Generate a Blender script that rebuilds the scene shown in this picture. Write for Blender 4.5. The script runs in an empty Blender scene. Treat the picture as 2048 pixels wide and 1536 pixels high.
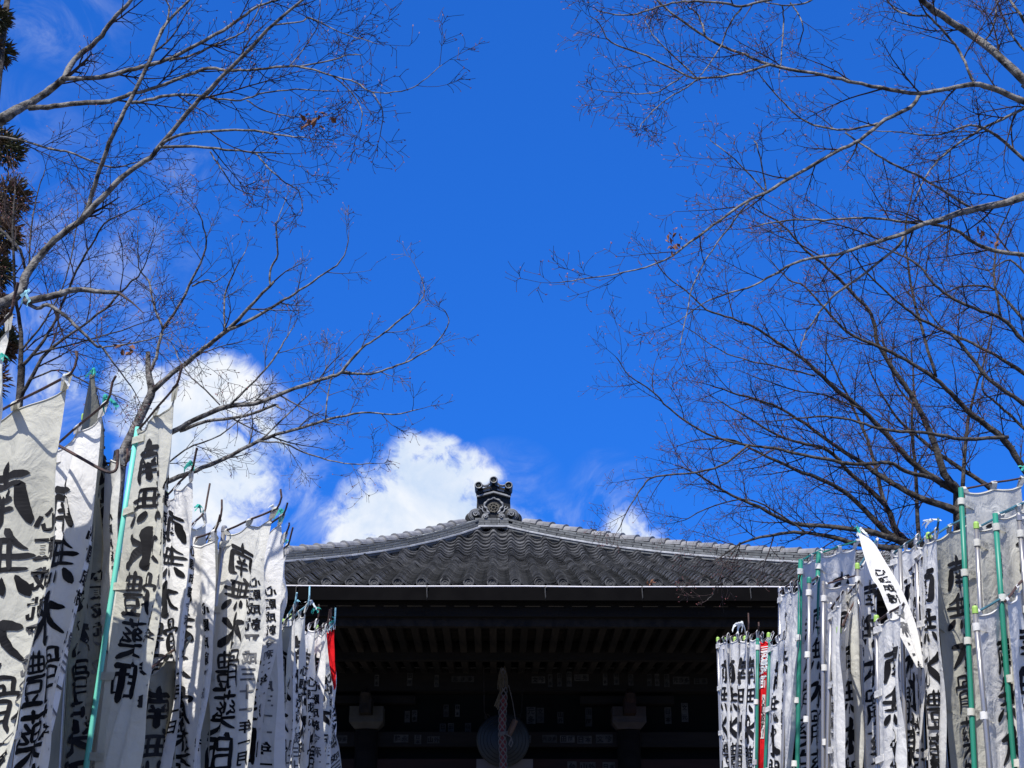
import bpy, bmesh, math, random
from mathutils import Vector, Matrix, noise as mnoise

# ------------------------------------------------------------------ scene, camera, sky, sun
sc = bpy.context.scene
COL = sc.collection
R = math.radians
PITCH = 21.0
F = 2900.0                      # focal length in pixels of a 2048 px wide picture
CAMZ = 1.5
cam = bpy.data.cameras.new("camera")
cam.sensor_width = 36.0
cam.lens = F / 2048.0 * 36.0
cam.clip_end = 3000.0
cam_o = bpy.data.objects.new("camera", cam)
cam_o.location = (0, 0, CAMZ)
cam_o.rotation_euler = (R(90 + PITCH), 0, 0)
COL.objects.link(cam_o)
sc.camera = cam_o

SUN_EL, SUN_AZ = 53.0, -21.0      # azimuth: degrees to the right of straight behind the camera
world = bpy.data.worlds.new("World")
sc.world = world
world.use_nodes = True
sun = bpy.data.lights.new("sun", 'SUN')
sun.energy = 5.0
sun.angle = R(0.53)
sun.color = (1.0, 0.965, 0.90)
sun_o = bpy.data.objects.new("sun", sun)
COL.objects.link(sun_o)
sdir = Vector((math.sin(R(SUN_AZ)) * math.cos(R(SUN_EL)), -math.cos(R(SUN_AZ)) * math.cos(R(SUN_EL)), math.sin(R(SUN_EL))))
sun_o.rotation_euler = sdir.to_track_quat('Z', 'Y').to_euler()
sun_o.location = sdir * 30
sc.view_settings.view_transform = 'Standard'
sc.view_settings.look = 'None'
sc.view_settings.exposure = 0.42
sc.view_settings.gamma = 1.0
sc.view_settings.use_curve_mapping = False
sc.render.engine = 'CYCLES'
sc.cycles.use_denoising = True
sc.cycles.max_bounces = 6
sc.cycles.diffuse_bounces = 3
sc.cycles.transmission_bounces = 4

FWD = Vector((0, math.cos(R(PITCH)), math.sin(R(PITCH))))
UPV = Vector((0, -math.sin(R(PITCH)), math.cos(R(PITCH))))
RGT = Vector((1, 0, 0))
CAM = Vector((0, 0, CAMZ))


def ray(px, py):
    return (FWD + RGT * ((px - 1024.0) / F) + UPV * ((768.0 - py) / F))


def at(px, py, Y):
    d = ray(px, py)
    return CAM + d * (Y / d.y)


# ------------------------------------------------------------------ sky with clouds
def build_world():
    nt = world.node_tree
    N, L = nt.nodes, nt.links
    bg = N['Background']
    bg.inputs[1].default_value = 0.1
    sky = N.new('ShaderNodeTexSky')
    sky.sky_type = 'NISHITA'
    sky.sun_disc = False
    sky.sun_elevation = R(SUN_EL)
    sky.sun_rotation = R(180 - SUN_AZ)
    sky.air_density = 1.0
    sky.dust_density = 0.0
    sky.ozone_density = 10.0
    gam = N.new('ShaderNodeGamma')
    gam.inputs[1].default_value = 0.5
    L.new(sky.outputs[0], gam.inputs[0])
    tint = N.new('ShaderNodeMix')
    tint.data_type = 'RGBA'
    tint.blend_type = 'MULTIPLY'
    tint.inputs[0].default_value = 1.0
    L.new(gam.outputs[0], tint.inputs[6])
    tint.inputs[7].default_value = (0.172, 0.965, 2.90, 1)
    tc = N.new('ShaderNodeTexCoord')
    nrm = N.new('ShaderNodeVectorMath')
    nrm.operation = 'NORMALIZE'
    L.new(tc.outputs['Generated'], nrm.inputs[0])
    D = nrm.outputs[0]

    def math_(op, a, b=None, clamp=False):
        n = N.new('ShaderNodeMath')
        n.operation = op
        n.use_clamp = clamp
        for i, v in ((0, a), (1, b)):
            if v is None:
                continue
            if isinstance(v, (int, float)):
                n.inputs[i].default_value = v
            else:
                L.new(v, n.inputs[i])
        return n.outputs[0]

    def noise(scale, detail, rough, dist=0.0, lac=2.0):
        n = N.new('ShaderNodeTexNoise')
        n.inputs['Scale'].default_value = scale
        n.inputs['Detail'].default_value = detail
        n.inputs['Roughness'].default_value = rough
        n.inputs['Distortion'].default_value = dist
        L.new(D, n.inputs['Vector'])
        return n.outputs[0]

    # (px, py, rx, ry, strength)
    blobs = [
        (850, 960, 92, 78, 1.0), (785, 1012, 92, 78, .98), (915, 950, 75, 55, .78), (850, 1060, 180, 70, 1.0),
        (705, 1072, 55, 45, .7), (822, 900, 48, 34, .85), (880, 905, 45, 34, .8), (960, 985, 45, 60, .42), (975, 945, 45, 26, .45),
        (440, 798, 112, 74, .85), (345, 850, 110, 90, .74), (475, 888, 92, 88, .78), (415, 985, 135, 82, .72),
        (270, 760, 70, 55, .62), (500, 975, 60, 60, .62), (555, 890, 45, 60, .40), (120, 770, 90, 60, .40),
        (1250, 1055, 52, 45, .50), (1290, 1085, 55, 36, .50),
    ]
    wisps = [
        (90, 62, 80, 45, .36), (165, 45, 70, 90, .28), (385, 365, 75, 55, .50), (345, 440, 55, 75, .42),
        (235, 560, 100, 120, .32), (60, 330, 130, 110, .24), (1090, 1030, 100, 45, .30), (120, 480, 150, 150, .26),
        (600, 950, 80, 110, .60), (60, 720, 160, 130, .75), (1215, 1010, 70, 80, .40), (1010, 975, 90, 70, .35), (650, 1040, 60, 60, .4),
    ]

    def field(lst):
        acc = None
        for (px, py, rx, ry, st) in lst:
            c = ray(px, py).normalized()
            sub = N.new('ShaderNodeVectorMath')
            sub.operation = 'SUBTRACT'
            L.new(D, sub.inputs[0])
            sub.inputs[1].default_value = c
            mul = N.new('ShaderNodeVectorMath')
            mul.operation = 'MULTIPLY'
            L.new(sub.outputs[0], mul.inputs[0])
            kx, kz = F / (rx * 1.45), F / (ry * 1.45)
            mul.inputs[1].default_value = (kx, 0.3 * kx, kz)
            ln = N.new('ShaderNodeVectorMath')
            ln.operation = 'LENGTH'
            L.new(mul.outputs[0], ln.inputs[0])
            v = math_('MULTIPLY', math_('SUBTRACT', 1.0, ln.outputs['Value'], clamp=True), st)
            acc = v if acc is None else math_('MAXIMUM', acc, v)
        return acc

    cur = field(blobs)
    wis = field(wisps)
    # unseen clouds added outside the view to whiten the ambient light
    dotn = N.new('ShaderNodeVectorMath')
    dotn.operation = 'DOT_PRODUCT'
    L.new(D, dotn.inputs[0])
    dotn.inputs[1].default_value = FWD
    away = N.new('ShaderNodeMapRange')
    away.inputs[1].default_value = 0.90
    away.inputs[2].default_value = 0.80
    L.new(dotn.outputs['Value'], away.inputs[0])
    far = N.new('ShaderNodeMapRange')
    far.inputs[1].default_value = 0.50
    far.inputs[2].default_value = 0.62
    L.new(noise(2.3, 3, .5), far.inputs[0])
    cur = math_('MAXIMUM', cur, math_('MULTIPLY', math_('MULTIPLY', away.outputs[0], far.outputs[0]), 0.62))
    n1 = noise(15.0, 10, .62, 0.7)
    n2 = noise(60.0, 7, .66, 0.6)
    nn = math_('ADD', math_('MULTIPLY', math_('SUBTRACT', n1, .5), 1.45), math_('MULTIPLY', math_('SUBTRACT', n2, .5), .95))
    soft = math_('POWER', cur, 0.8)
    dens = math_('MULTIPLY', soft, math_('ADD', math_('MULTIPLY', nn, 1.9), 1.0))
    mr = N.new('ShaderNodeMapRange')
    mr.interpolation_type = 'SMOOTHSTEP'
    mr.inputs[1].default_value = 0.16
    mr.inputs[2].default_value = 0.58
    L.new(dens, mr.inputs[0])
    wn = N.new('ShaderNodeMapRange')
    wn.inputs[1].default_value = 0.40
    wn.inputs[2].default_value = 0.72
    wn.interpolation_type = 'SMOOTHSTEP'
    L.new(noise(17.0, 9, .62, 1.4), wn.inputs[0])
    alpha = math_('MAXIMUM', mr.outputs[0], math_('MULTIPLY', wis, wn.outputs[0]))
    # lit and thicker parts of the cloud
    cr = N.new('ShaderNodeMix')
    cr.data_type = 'RGBA'
    shade = N.new('ShaderNodeMapRange')
    shade.inputs[1].default_value = 0.35
    shade.inputs[2].default_value = 0.65
    L.new(noise(21.0, 8, .58, .4), shade.inputs[0])
    L.new(shade.outputs[0], cr.inputs[0])
    cr.inputs[6].default_value = (4.6, 5.6, 7.1, 1)
    cr.inputs[7].default_value = (7.2, 7.4, 7.65, 1)
    mx = N.new('ShaderNodeMix')
    mx.data_type = 'RGBA'
    L.new(math_('MULTIPLY', alpha, 0.97), mx.inputs[0])
    L.new(tint.outputs[2], mx.inputs[6])
    L.new(cr.outputs[2], mx.inputs[7])
    L.new(mx.outputs[2], bg.inputs[0])
    world.cycles.sampling_method = 'MANUAL'
    world.cycles.sample_map_resolution = 1024


build_world()


# ------------------------------------------------------------------ helpers
class MB:
    def __init__(self):
        self.v, self.f, self.m = [], [], []

    def add(self, verts, faces, mi=0):
        o = len(self.v)
        self.v.extend(verts)
        self.f.extend([tuple(i + o for i in f) for f in faces])
        self.m.extend([mi] * len(faces))

    def box(self, lo, hi, mi=0, mat=None):
        x0, y0, z0 = lo
        x1, y1, z1 = hi
        vs = [Vector(p) for p in ((x0, y0, z0), (x1, y0, z0), (x1, y1, z0), (x0, y1, z0), (x0, y0, z1), (x1, y0, z1), (x1, y1, z1), (x0, y1, z1))]
        if mat:
            vs = [mat @ p for p in vs]
        self.add(vs, [(0, 3, 2, 1), (4, 5, 6, 7), (0, 1, 5, 4), (1, 2, 6, 5), (2, 3, 7, 6), (3, 0, 4, 7)], mi)

    def tube(self, pts, rad, n=5, mi=0, cap=True):
        pts = [Vector(p) for p in pts]
        k = len(pts)
        if not hasattr(rad, '__len__'):
            rad = [rad] * k
        t = (pts[1] - pts[0]).normalized()
        a = Vector((0, 0, 1)) if abs(t.z) < .9 else Vector((1, 0, 0))
        u = t.cross(a).normalized()
        vs, fs = [], []
        for i in range(k):
            if i == 0:
                t = pts[1] - pts[0]
            elif i == k - 1:
                t = pts[i] - pts[i - 1]
            else:
                t = pts[i + 1] - pts[i - 1]
            if t.length < 1e-9:
                t = Vector((0, 0, 1))
            t.normalize()
            u = (u - t * u.dot(t))
            if u.length < 1e-6:
                u = t.orthogonal()
            u.normalize()
            w = t.cross(u)
            for j in range(n):
                an = 2 * math.pi * j / n
                vs.append(pts[i] + (u * math.cos(an) + w * math.sin(an)) * rad[i])
        for i in range(k - 1):
            for j in range(n):
                j2 = (j + 1) % n
                fs.append((i * n + j, i * n + j2, (i + 1) * n + j2, (i + 1) * n + j))
        if cap:
            fs.append(tuple(range(n - 1, -1, -1)))
            fs.append(tuple((k - 1) * n + j for j in range(n)))
        self.add(vs, fs, mi)

    def lathe(self, prof, n=24, mat=None, mi=0):
        """prof: (radius, height) pairs turned round z"""
        vs, fs = [], []
        for (r, h) in prof:
            for j in range(n):
                an = 2 * math.pi * j / n
                p = Vector((r * math.cos(an), r * math.sin(an), h))
                vs.append(mat @ p if mat else p)
        for i in range(len(prof) - 1):
            for j in range(n):
                j2 = (j + 1) % n
                fs.append((i * n + j, i * n + j2, (i + 1) * n + j2, (i + 1) * n + j))
        fs.append(tuple(range(n - 1, -1, -1)))
        fs.append(tuple((len(prof) - 1) * n + j for j in range(n)))
        self.add(vs, fs, mi)

    def mesh(self, name, mats, smooth=False):
        me = bpy.data.meshes.new(name)
        me.from_pydata([tuple(v) for v in self.v], [], self.f)
        if not isinstance(mats, (list, tuple)):
            mats = [mats]
        for m in mats:
            me.materials.append(m)
        if len(mats) > 1:
            me.polygons.foreach_set('material_index', self.m)
        if smooth:
            me.polygons.foreach_set('use_smooth', [True] * len(me.polygons))
        me.update()
        return me

    def build(self, name, mats, parent=None, smooth=False, mw=None):
        return link(name, self.mesh(name, mats, smooth), parent, mw)


def link(name, me, parent=None, mw=None):
    o = bpy.data.objects.new(name, me)
    COL.objects.link(o)
    if parent:
        o.parent = parent
    if mw is not None:
        o.matrix_local = mw
    return o


def thing(name, label, cat, loc=(0, 0, 0), group=None, rz=0):
    o = bpy.data.objects.new(name, None)
    o.empty_display_size = .1
    o.location = loc
    o.rotation_euler = (0, 0, rz)
    COL.objects.link(o)
    tag(o, label, cat, group)
    return o


def tag(o, label, cat, group=None):
    o['label'] = label
    o['category'] = cat
    if group:
        o['group'] = group
    return o


def smoothstep(x):
    x = max(0.0, min(1.0, x))
    return x * x * (3 - 2 * x)


def catmull(pts, per):
    """pts: list of equal-length tuples; returns a smoothed list"""
    out = []
    n = len(pts)
    for i in range(n - 1):
        p0 = pts[max(i - 1, 0)]
        p1, p2 = pts[i], pts[i + 1]
        p3 = pts[min(i + 2, n - 1)]
        for k in range(per):
            t = k / per
            t2, t3 = t * t, t * t * t
            out.append(tuple(.5 * ((2 * b) + (-a + c) * t + (2 * a - 5 * b + 4 * c - d) * t2 + (-a + 3 * b - 3 * c + d) * t3)
                             for a, b, c, d in zip(p0, p1, p2, p3)))
    out.append(tuple(pts[-1]))
    return out


# ------------------------------------------------------------------ materials
def new_mat(name):
    m = bpy.data.materials.new(name)
    m.use_nodes = True
    return m, m.node_tree.nodes, m.node_tree.links, m.node_tree.nodes['Principled BSDF']


def mat_noise(name, c1, c2, scale=8.0, detail=4, rough=.7, metal=0.0, bump=0.0, bscale=None, coord='Object', lo=.35, hi=.65, spec=.5, stretch=(1, 1, 1), per_object=0.0, aniso_c3=None):
    m, N, L, P = new_mat(name)
    tc = N.new('ShaderNodeTexCoord')
    mp = N.new('ShaderNodeMapping')
    mp.inputs['Scale'].default_value = stretch
    L.new(tc.outputs[coord], mp.inputs[0])
    n = N.new('ShaderNodeTexNoise')
    n.inputs['Scale'].default_value = scale
    n.inputs['Detail'].default_value = detail
    L.new(mp.outputs[0], n.inputs['Vector'])
    mr = N.new('ShaderNodeMapRange')
    mr.inputs[1].default_value = lo
    mr.inputs[2].default_value = hi
    L.new(n.outputs[0], mr.inputs[0])
    mx = N.new('ShaderNodeMix')
    mx.data_type = 'RGBA'
    L.new(mr.outputs[0], mx.inputs[0])
    mx.inputs[6].default_value = (*c1, 1)
    mx.inputs[7].default_value = (*c2, 1)
    out = mx.outputs[2]
    if per_object:
        oi = N.new('ShaderNodeObjectInfo')
        r2 = N.new('ShaderNodeMapRange')
        r2.inputs[3].default_value = 1 - per_object
        r2.inputs[4].default_value = 1 + per_object
        ge = N.new('ShaderNodeNewGeometry')
        ad = N.new('ShaderNodeMath')
        ad.operation = 'ADD'
        L.new(oi.outputs['Random'], ad.inputs[0])
        L.new(ge.outputs['Random Per Island'], ad.inputs[1])
        fr_ = N.new('ShaderNodeMath')
        fr_.operation = 'FRACT'
        L.new(ad.outputs[0], fr_.inputs[0])
        L.new(fr_.outputs[0], r2.inputs[0])
        hv = N.new('ShaderNodeHueSaturation')
        L.new(r2.outputs[0], hv.inputs['Value'])
        L.new(out, hv.inputs['Color'])
        out = hv.outputs[0]
    L.new(out, P.inputs['Base Color'])
    P.inputs['Roughness'].default_value = rough
    P.inputs['Metallic'].default_value = metal
    P.inputs['Specular IOR Level'].default_value = spec
    if bump:
        b = N.new('ShaderNodeBump')
        b.inputs['Strength'].default_value = bump
        b.inputs['Distance'].default_value = .01
        n2 = N.new('ShaderNodeTexNoise')
        n2.inputs['Scale'].default_value = bscale or scale * 3
        n2.inputs['Detail'].default_value = 5
        L.new(mp.outputs[0], n2.inputs['Vector'])
        L.new(n2.outputs[0], b.inputs['Height'])
        L.new(b.outputs[0], P.inputs['Normal'])
    return m


def mat_cloth(name, c1, c2, trans=.26, stain=None):
    m, N, L, P = new_mat(name)
    N.remove(P)
    out = N['Material Output']
    tc = N.new('ShaderNodeTexCoord')
    n = N.new('ShaderNodeTexNoise')
    n.inputs['Scale'].default_value = 3.0
    n.inputs['Detail'].default_value = 6
    n.inputs['Roughness'].default_value = .6
    L.new(tc.outputs['Object'], n.inputs['Vector'])
    mr = N.new('ShaderNodeMapRange')
    mr.inputs[1].default_value = .38
    mr.inputs[2].default_value = .66
    L.new(n.outputs[0], mr.inputs[0])
    mx = N.new('ShaderNodeMix')
    mx.data_type = 'RGBA'
    L.new(mr.outputs[0], mx.inputs[0])
    mx.inputs[6].default_value = (*c1, 1)
    mx.inputs[7].default_value = (*c2, 1)
    d = N.new('ShaderNodeBsdfDiffuse')
    t = N.new('ShaderNodeBsdfTranslucent')
    L.new(mx.outputs[2], d.inputs[0])
    L.new(mx.outputs[2], t.inputs[0])
    ms = N.new('ShaderNodeMixShader')
    ms.inputs[0].default_value = trans
    L.new(d.outputs[0], ms.inputs[1])
    L.new(t.outputs[0], ms.inputs[2])
    # creases
    n2 = N.new('ShaderNodeTexNoise')
    n2.inputs['Scale'].default_value = 9.0
    n2.inputs['Detail'].default_value = 4
    n2.inputs['Distortion'].default_value = 1.2
    L.new(tc.outputs['Object'], n2.inputs['Vector'])
    b = N.new('ShaderNodeBump')
    b.inputs['Strength'].default_value = .75
    b.inputs['Distance'].default_value = .016
    L.new(n2.outputs[0], b.inputs['Height'])
    n3 = N.new('ShaderNodeTexNoise')
    n3.inputs['Scale'].default_value = 34.0
    n3.inputs['Detail'].default_value = 5
    n3.inputs['Distortion'].default_value = .8
    L.new(tc.outputs['Object'], n3.inputs['Vector'])
    b2 = N.new('ShaderNodeBump')
    b2.inputs['Strength'].default_value = .6
    b2.inputs['Distance'].default_value = .004
    L.new(n3.outputs[0], b2.inputs['Height'])
    L.new(b.outputs[0], b2.inputs['Normal'])
    L.new(b2.outputs[0], d.inputs['Normal'])
    L.new(ms.outputs[0], out.inputs[0])
    return m


def mat_plain(name, c, rough=.6, metal=0.0, spec=.5):
    m, N, L, P = new_mat(name)
    P.inputs['Base Color'].default_value = (*c, 1)
    P.inputs['Roughness'].default_value = rough
    P.inputs['Metallic'].default_value = metal
    P.inputs['Specular IOR Level'].default_value = spec
    return m


M = {}
M['cloth_white'] = mat_cloth('cloth_white', (.79, .775, .745), (.69, .68, .66))
M['cloth_cream'] = mat_cloth('cloth_cream', (.60, .585, .50), (.46, .45, .385))
M['cloth_pale'] = mat_cloth('cloth_pale', (.68, .67, .615), (.56, .55, .51))
M['cloth_shaded'] = mat_cloth('cloth_shaded', (.30, .29, .235), (.20, .195, .16), .2)  # darker cloth: shade of the dim left banners put into the colour
M['cloth_red'] = mat_cloth('cloth_red', (.72, .02, .025), (.62, .015, .02), .15)
M['ink'] = mat_noise('ink', (.010, .010, .012), (.030, .030, .032), 6, rough=.9, spec=.1, lo=.45, hi=.75, per_object=.3)
M['ink_grey'] = mat_noise('ink_grey', (.055, .055, .06), (.19, .19, .19), 9, rough=.9, spec=.1)
M['ink_white'] = mat_plain('ink_white', (.8, .8, .8), .8)
M['steel'] = mat_noise('steel', (.40, .385, .37), (.27, .26, .255), 6, rough=.3, metal=.62, stretch=(1, 1, .1))
M['green_pole'] = mat_noise('green_pole', (.018, .215, .145), (.014, .155, .11), 5, rough=.45, stretch=(1, 1, .3))
M['teal_pole'] = mat_noise('teal_pole', (.16, .60, .47), (.11, .46, .36), 5, rough=.45, stretch=(1, 1, .3))
M['cap'] = mat_plain('cap', (.28, .46, .09), .5)
M['rust'] = mat_noise('rust', (.075, .035, .025), (.03, .018, .018), 30, rough=.75, bump=.4)
M['blue_rod'] = mat_noise('blue_rod', (.05, .16, .20), (.03, .09, .12), 12, rough=.5)
M['ribbon'] = mat_cloth('ribbon', (.09, .50, .40), (.06, .40, .33), .35)
M['ribbon_white'] = mat_cloth('ribbon_white', (.78, .80, .80), (.66, .70, .72), .35)
M['ribbon_blue'] = mat_cloth('ribbon_blue', (.22, .55, .66), (.45, .72, .80), .2)
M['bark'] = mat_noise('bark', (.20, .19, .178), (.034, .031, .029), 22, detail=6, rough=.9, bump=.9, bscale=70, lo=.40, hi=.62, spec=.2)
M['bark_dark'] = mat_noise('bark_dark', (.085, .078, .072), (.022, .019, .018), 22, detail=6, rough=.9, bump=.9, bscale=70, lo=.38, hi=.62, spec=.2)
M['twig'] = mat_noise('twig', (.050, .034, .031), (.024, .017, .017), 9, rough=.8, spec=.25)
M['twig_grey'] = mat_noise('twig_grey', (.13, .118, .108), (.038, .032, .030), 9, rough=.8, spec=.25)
M['bud'] = mat_noise('bud', (.20, .055, .05), (.10, .035, .042), 14, rough=.6)
M['dry_leaf'] = mat_noise('dry_leaf', (.24, .10, .045), (.12, .05, .03), 20, rough=.8)
M['cedar'] = mat_noise('cedar', (.050, .055, .022), (.115, .060, .030), 2.6, rough=.8, lo=.42, hi=.58)
M['tile'] = mat_noise('tile', (.084, .084, .086), (.022, .023, .024), 7, detail=7, rough=.72, bump=.5, bscale=60, per_object=.42, spec=.3)
M['ridge_tile'] = mat_noise('ridge_tile', (.150, .158, .160), (.085, .090, .094), 7, detail=5, rough=.6, bump=.3, bscale=40, per_object=.32, spec=.4)
M['ridge_cap'] = mat_noise('ridge_cap', (.24, .24, .245), (.13, .13, .135), 8, detail=5, rough=.5, bump=.3, per_object=.2)
M['ridge_band'] = mat_noise('ridge_band', (.46, .47, .49), (.28, .29, .31), 6, detail=5, rough=.6, per_object=.15)
M['ornament'] = mat_noise('ornament', (.011, .012, .0135), (.004, .0045, .005), 9, detail=5, rough=.5, bump=.25, bscale=50, spec=.3)
M['ornament_light'] = mat_noise('ornament_light', (.24, .248, .26), (.13, .135, .145), 8, detail=4, rough=.5)
M['crest'] = mat_noise('crest', (.10, .092, .07), (.05, .046, .038), 16, rough=.7)
M['gold'] = mat_noise('gold', (.36, .30, .17), (.2, .165, .10), 30, rough=.6)
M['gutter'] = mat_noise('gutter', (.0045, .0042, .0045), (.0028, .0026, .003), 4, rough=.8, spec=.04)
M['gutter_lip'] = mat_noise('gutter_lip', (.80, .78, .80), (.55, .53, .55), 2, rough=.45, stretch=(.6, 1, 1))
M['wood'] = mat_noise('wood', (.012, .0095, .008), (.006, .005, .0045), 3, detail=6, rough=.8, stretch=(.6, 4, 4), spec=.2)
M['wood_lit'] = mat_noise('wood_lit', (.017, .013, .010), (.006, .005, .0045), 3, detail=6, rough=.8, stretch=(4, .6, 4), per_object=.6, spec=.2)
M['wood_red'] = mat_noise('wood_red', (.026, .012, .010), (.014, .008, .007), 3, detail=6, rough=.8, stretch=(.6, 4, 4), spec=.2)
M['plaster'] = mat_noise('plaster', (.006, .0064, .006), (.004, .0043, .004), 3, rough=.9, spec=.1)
M['cream_wood'] = mat_noise('cream_wood', (.050, .044, .032), (.030, .026, .02), 5, rough=.8)
M['pink_wood'] = mat_noise('pink_wood', (.036, .026, .024), (.018, .013, .012), 5, rough=.8)
M['paper'] = mat_noise('paper', (.045, .043, .040), (.020, .020, .019), 14, rough=.9, per_object=.4)
M['paper_white'] = mat_noise('paper_white', (.7, .7, .69), (.55, .55, .54), 5, rough=.9)
M['gong'] = mat_noise('gong', (.012, .0145, .0145), (.008, .0095, .0095), 7, detail=5, rough=.5, metal=.3)
M['rope_red'] = mat_noise('rope_red', (.14, .022, .025), (.10, .016, .018), 30, rough=.9)
M['rope_white'] = mat_noise('rope_white', (.14, .125, .12), (.10, .09, .085), 40, rough=.9)
M['straw'] = mat_noise('straw', (.13, .10, .06), (.08, .06, .035), 40, rough=.9)
M['mallet'] = mat_noise('mallet', (.12, .07, .045), (.08, .045, .03), 12, rough=.7)
M['iron'] = mat_noise('iron', (.06, .058, .056), (.03, .03, .03), 20, rough=.6)
M['board'] = mat_noise('board', (.11, .10, .10), (.085, .075, .078), 4, rough=.8)
M['gravel'] = mat_noise('gravel', (.12, .115, .105), (.08, .076, .072), 40, detail=8, rough=.95, bump=.6, bscale=120)


# ------------------------------------------------------------------ ground
g = MB()
g.add([Vector((-400, -300, 0)), Vector((400, -300, 0)), Vector((400, 600, 0)), Vector((-400, 600, 0))], [(0, 1, 2, 3)])
o = g.build('ground', M['gravel'])
o['kind'] = 'structure'

# ------------------------------------------------------------------ temple hall
HALL = thing('temple_hall', 'dark wooden temple hall under a grey tiled hip roof', 'temple', (-.245, 16.3, 0), rz=.0101)
EZ = 5.30
T = 6.51
RW = .26                        # half of the short top ridge


def hz(t):
    return EZ + .354 * t - .032 * t * t + .0053 * t ** 3


def hslope(t):
    return .354 - .064 * t + .0159 * t * t


KL, KR = .884, 1.357            # run of the left and right hip per metre of depth
HW = 5.9
HWL, HWR = RW + T * KL, RW + T * KR
rng = random.Random(4)
# roof deck: four faces
b = MB()
NT = 12
DEPTH = 2 * T + 3.0
for k in range(NT):
    t0, t1 = T * k / NT, T * (k + 1) / NT
    z0, z1 = hz(t0) - .05, hz(t1) - .05
    l0, l1 = -(HWL - t0 * KL), -(HWL - t1 * KL)
    r0, r1 = HWR - t0 * KR, HWR - t1 * KR
    b.add([Vector((l0, t0, z0)), Vector((r0, t0, z0)), Vector((r1, t1, z1)), Vector((l1, t1, z1))], [(0, 1, 2, 3)])
    b.add([Vector((l0, DEPTH - t0, z0)), Vector((r0, DEPTH - t0, z0)), Vector((r1, DEPTH - t1, z1)), Vector((l1, DEPTH - t1, z1))], [(3, 2, 1, 0)])
    for e0, e1 in ((l0, l1), (r0, r1)):
        b.add([Vector((e0, t0, z0)), Vector((e0, DEPTH - t0, z0)), Vector((e1, DEPTH - t1, z1)), Vector((e1, t1, z1))], [(0, 1, 2, 3)])
roof = b.build('roof', M['tile'], HALL)

# roof tile: an S-shaped pantile, 0.27 m wide
TW, EXPO = .27, .235
prof = [(-.012, .024), (.008, .056), (.034, .078), (.062, .080), (.090, .058), (.118, .028), (.155, .006), (.195, .0), (.235, .010), (.268, .030)]


def tile_mesh(name, length=.30, th=.021):
    b = MB()
    n = len(prof)
    vs = []
    for (x, z) in prof:
        vs.append(Vector((x, 0, z + .038)))            # front top
    for (x, z) in prof:
        vs.append(Vector((x, length, z + .004)))       # back top
    for (x, z) in prof:
        vs.append(Vector((x, 0, z + .038 - th)))       # front bottom
    for (x, z) in prof:
        vs.append(Vector((x, length * .6, z + .004 - th * .4)))
    fs = []
    for i in range(n - 1):
        fs.append((i, i + 1, n + i + 1, n + i))
        fs.append((2 * n + i, 2 * n + i + 1, i + 1, i))
        fs.append((2 * n + i + 1, 2 * n + i, 3 * n + i, 3 * n + i + 1))
    fs.append((0, n, 3 * n, 2 * n))
    fs.append((n - 1, 3 * n - 1, 4 * n - 1, 2 * n - 1))
    b.add(vs, fs)
    return b.mesh(name, M['tile'])


tm = [tile_mesh('roof_tile', .30, th) for th in (.024, .027, .021)]
cells = []
ncol = int((HWL + HWR) / TW) + 1
for c in range(ncol):
    x = -HWL + c * TW + .04
    k = 0
    t = 0.0
    while t < T - .02:
        xc = x + TW / 2
        if -(HWL - t * KL) - .10 < xc < HWR - t * KR + .10:
            cells.append((x, t, k))
        sl = math.atan(hslope(t))
        t += EXPO * math.cos(sl)
        k += 1
# the nearest, largest-showing tiles first
cells.sort(key=lambda c: (abs(c[0]) > 3.3, c[2], abs(c[0])))
rest = MB()
for i, (x, t, k) in enumerate(cells):
    sl = math.atan(hslope(t + .12)) - .012
    mw = Matrix.Translation((x + rng.uniform(-.004, .004), t + rng.uniform(-.006, .006), hz(t) - .03 + rng.uniform(-.003, .003))) \
        @ Matrix.Rotation(sl + rng.uniform(-.012, .012), 4, 'X') @ Matrix.Rotation(rng.uniform(-.012, .012), 4, 'Z')
    me = tm[rng.randrange(3)]
    if i < 300:
        link('roof_tile', me, roof, mw)
    else:
        rest.add([mw @ v.co for v in me.vertices], [tuple(p.vertices) for p in me.polygons])
o = rest.build('roof_tile_field', M['tile'], roof)
o['kind'] = 'stuff'


# round eave tiles with a ring and boss, and the pan tile ends between them
def eave_mesh():
    b = MB()
    rot = Matrix.Translation((.055, -.012, .055)) @ Matrix.Rotation(R(90), 4, 'X')
    b.lathe([(.062, -.09), (.062, .012), (.050, .016), (.046, .004), (.030, .004), (.027, .010), (.020, .010), (.017, .002), (.004, .002)], 18, rot)
    return b.mesh('eave_tile', M['tile'], False)


em = eave_mesh()
for c in range(ncol):
    x = -HWL + c * TW + .04
    if abs(x) < 5.8:
        link('eave_tile', em, roof, Matrix.Translation((x, 0, hz(0) - .035)))

# hip ridges and the short top ridge
paths = []
for s in (-1, 1):
    pts = []
    n = 60
    for i in range(n + 1):
        d = T * i / n
        t = T - d
        pts.append(Vector((s * (RW + d * (KR if s > 0 else KL)), t, hz(t))))
    paths.append(pts)


def sample_path(pts, dist):
    acc = 0
    for i in range(len(pts) - 1):
        l = (pts[i + 1] - pts[i]).length
        if acc + l >= dist:
            return pts[i].lerp(pts[i + 1], (dist - acc) / l), (pts[i + 1] - pts[i]).normalized()
        acc += l
    return pts[-1].copy(), (pts[-1] - pts[-2]).normalized()


def frame(p, tdir):
    up = Vector((0, 0, 1))
    y = up.cross(tdir).normalized()
    z = tdir.cross(y).normalized()
    m = Matrix((tdir, y, z)).transposed().to_4x4()
    m.translation = p
    return m


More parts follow.
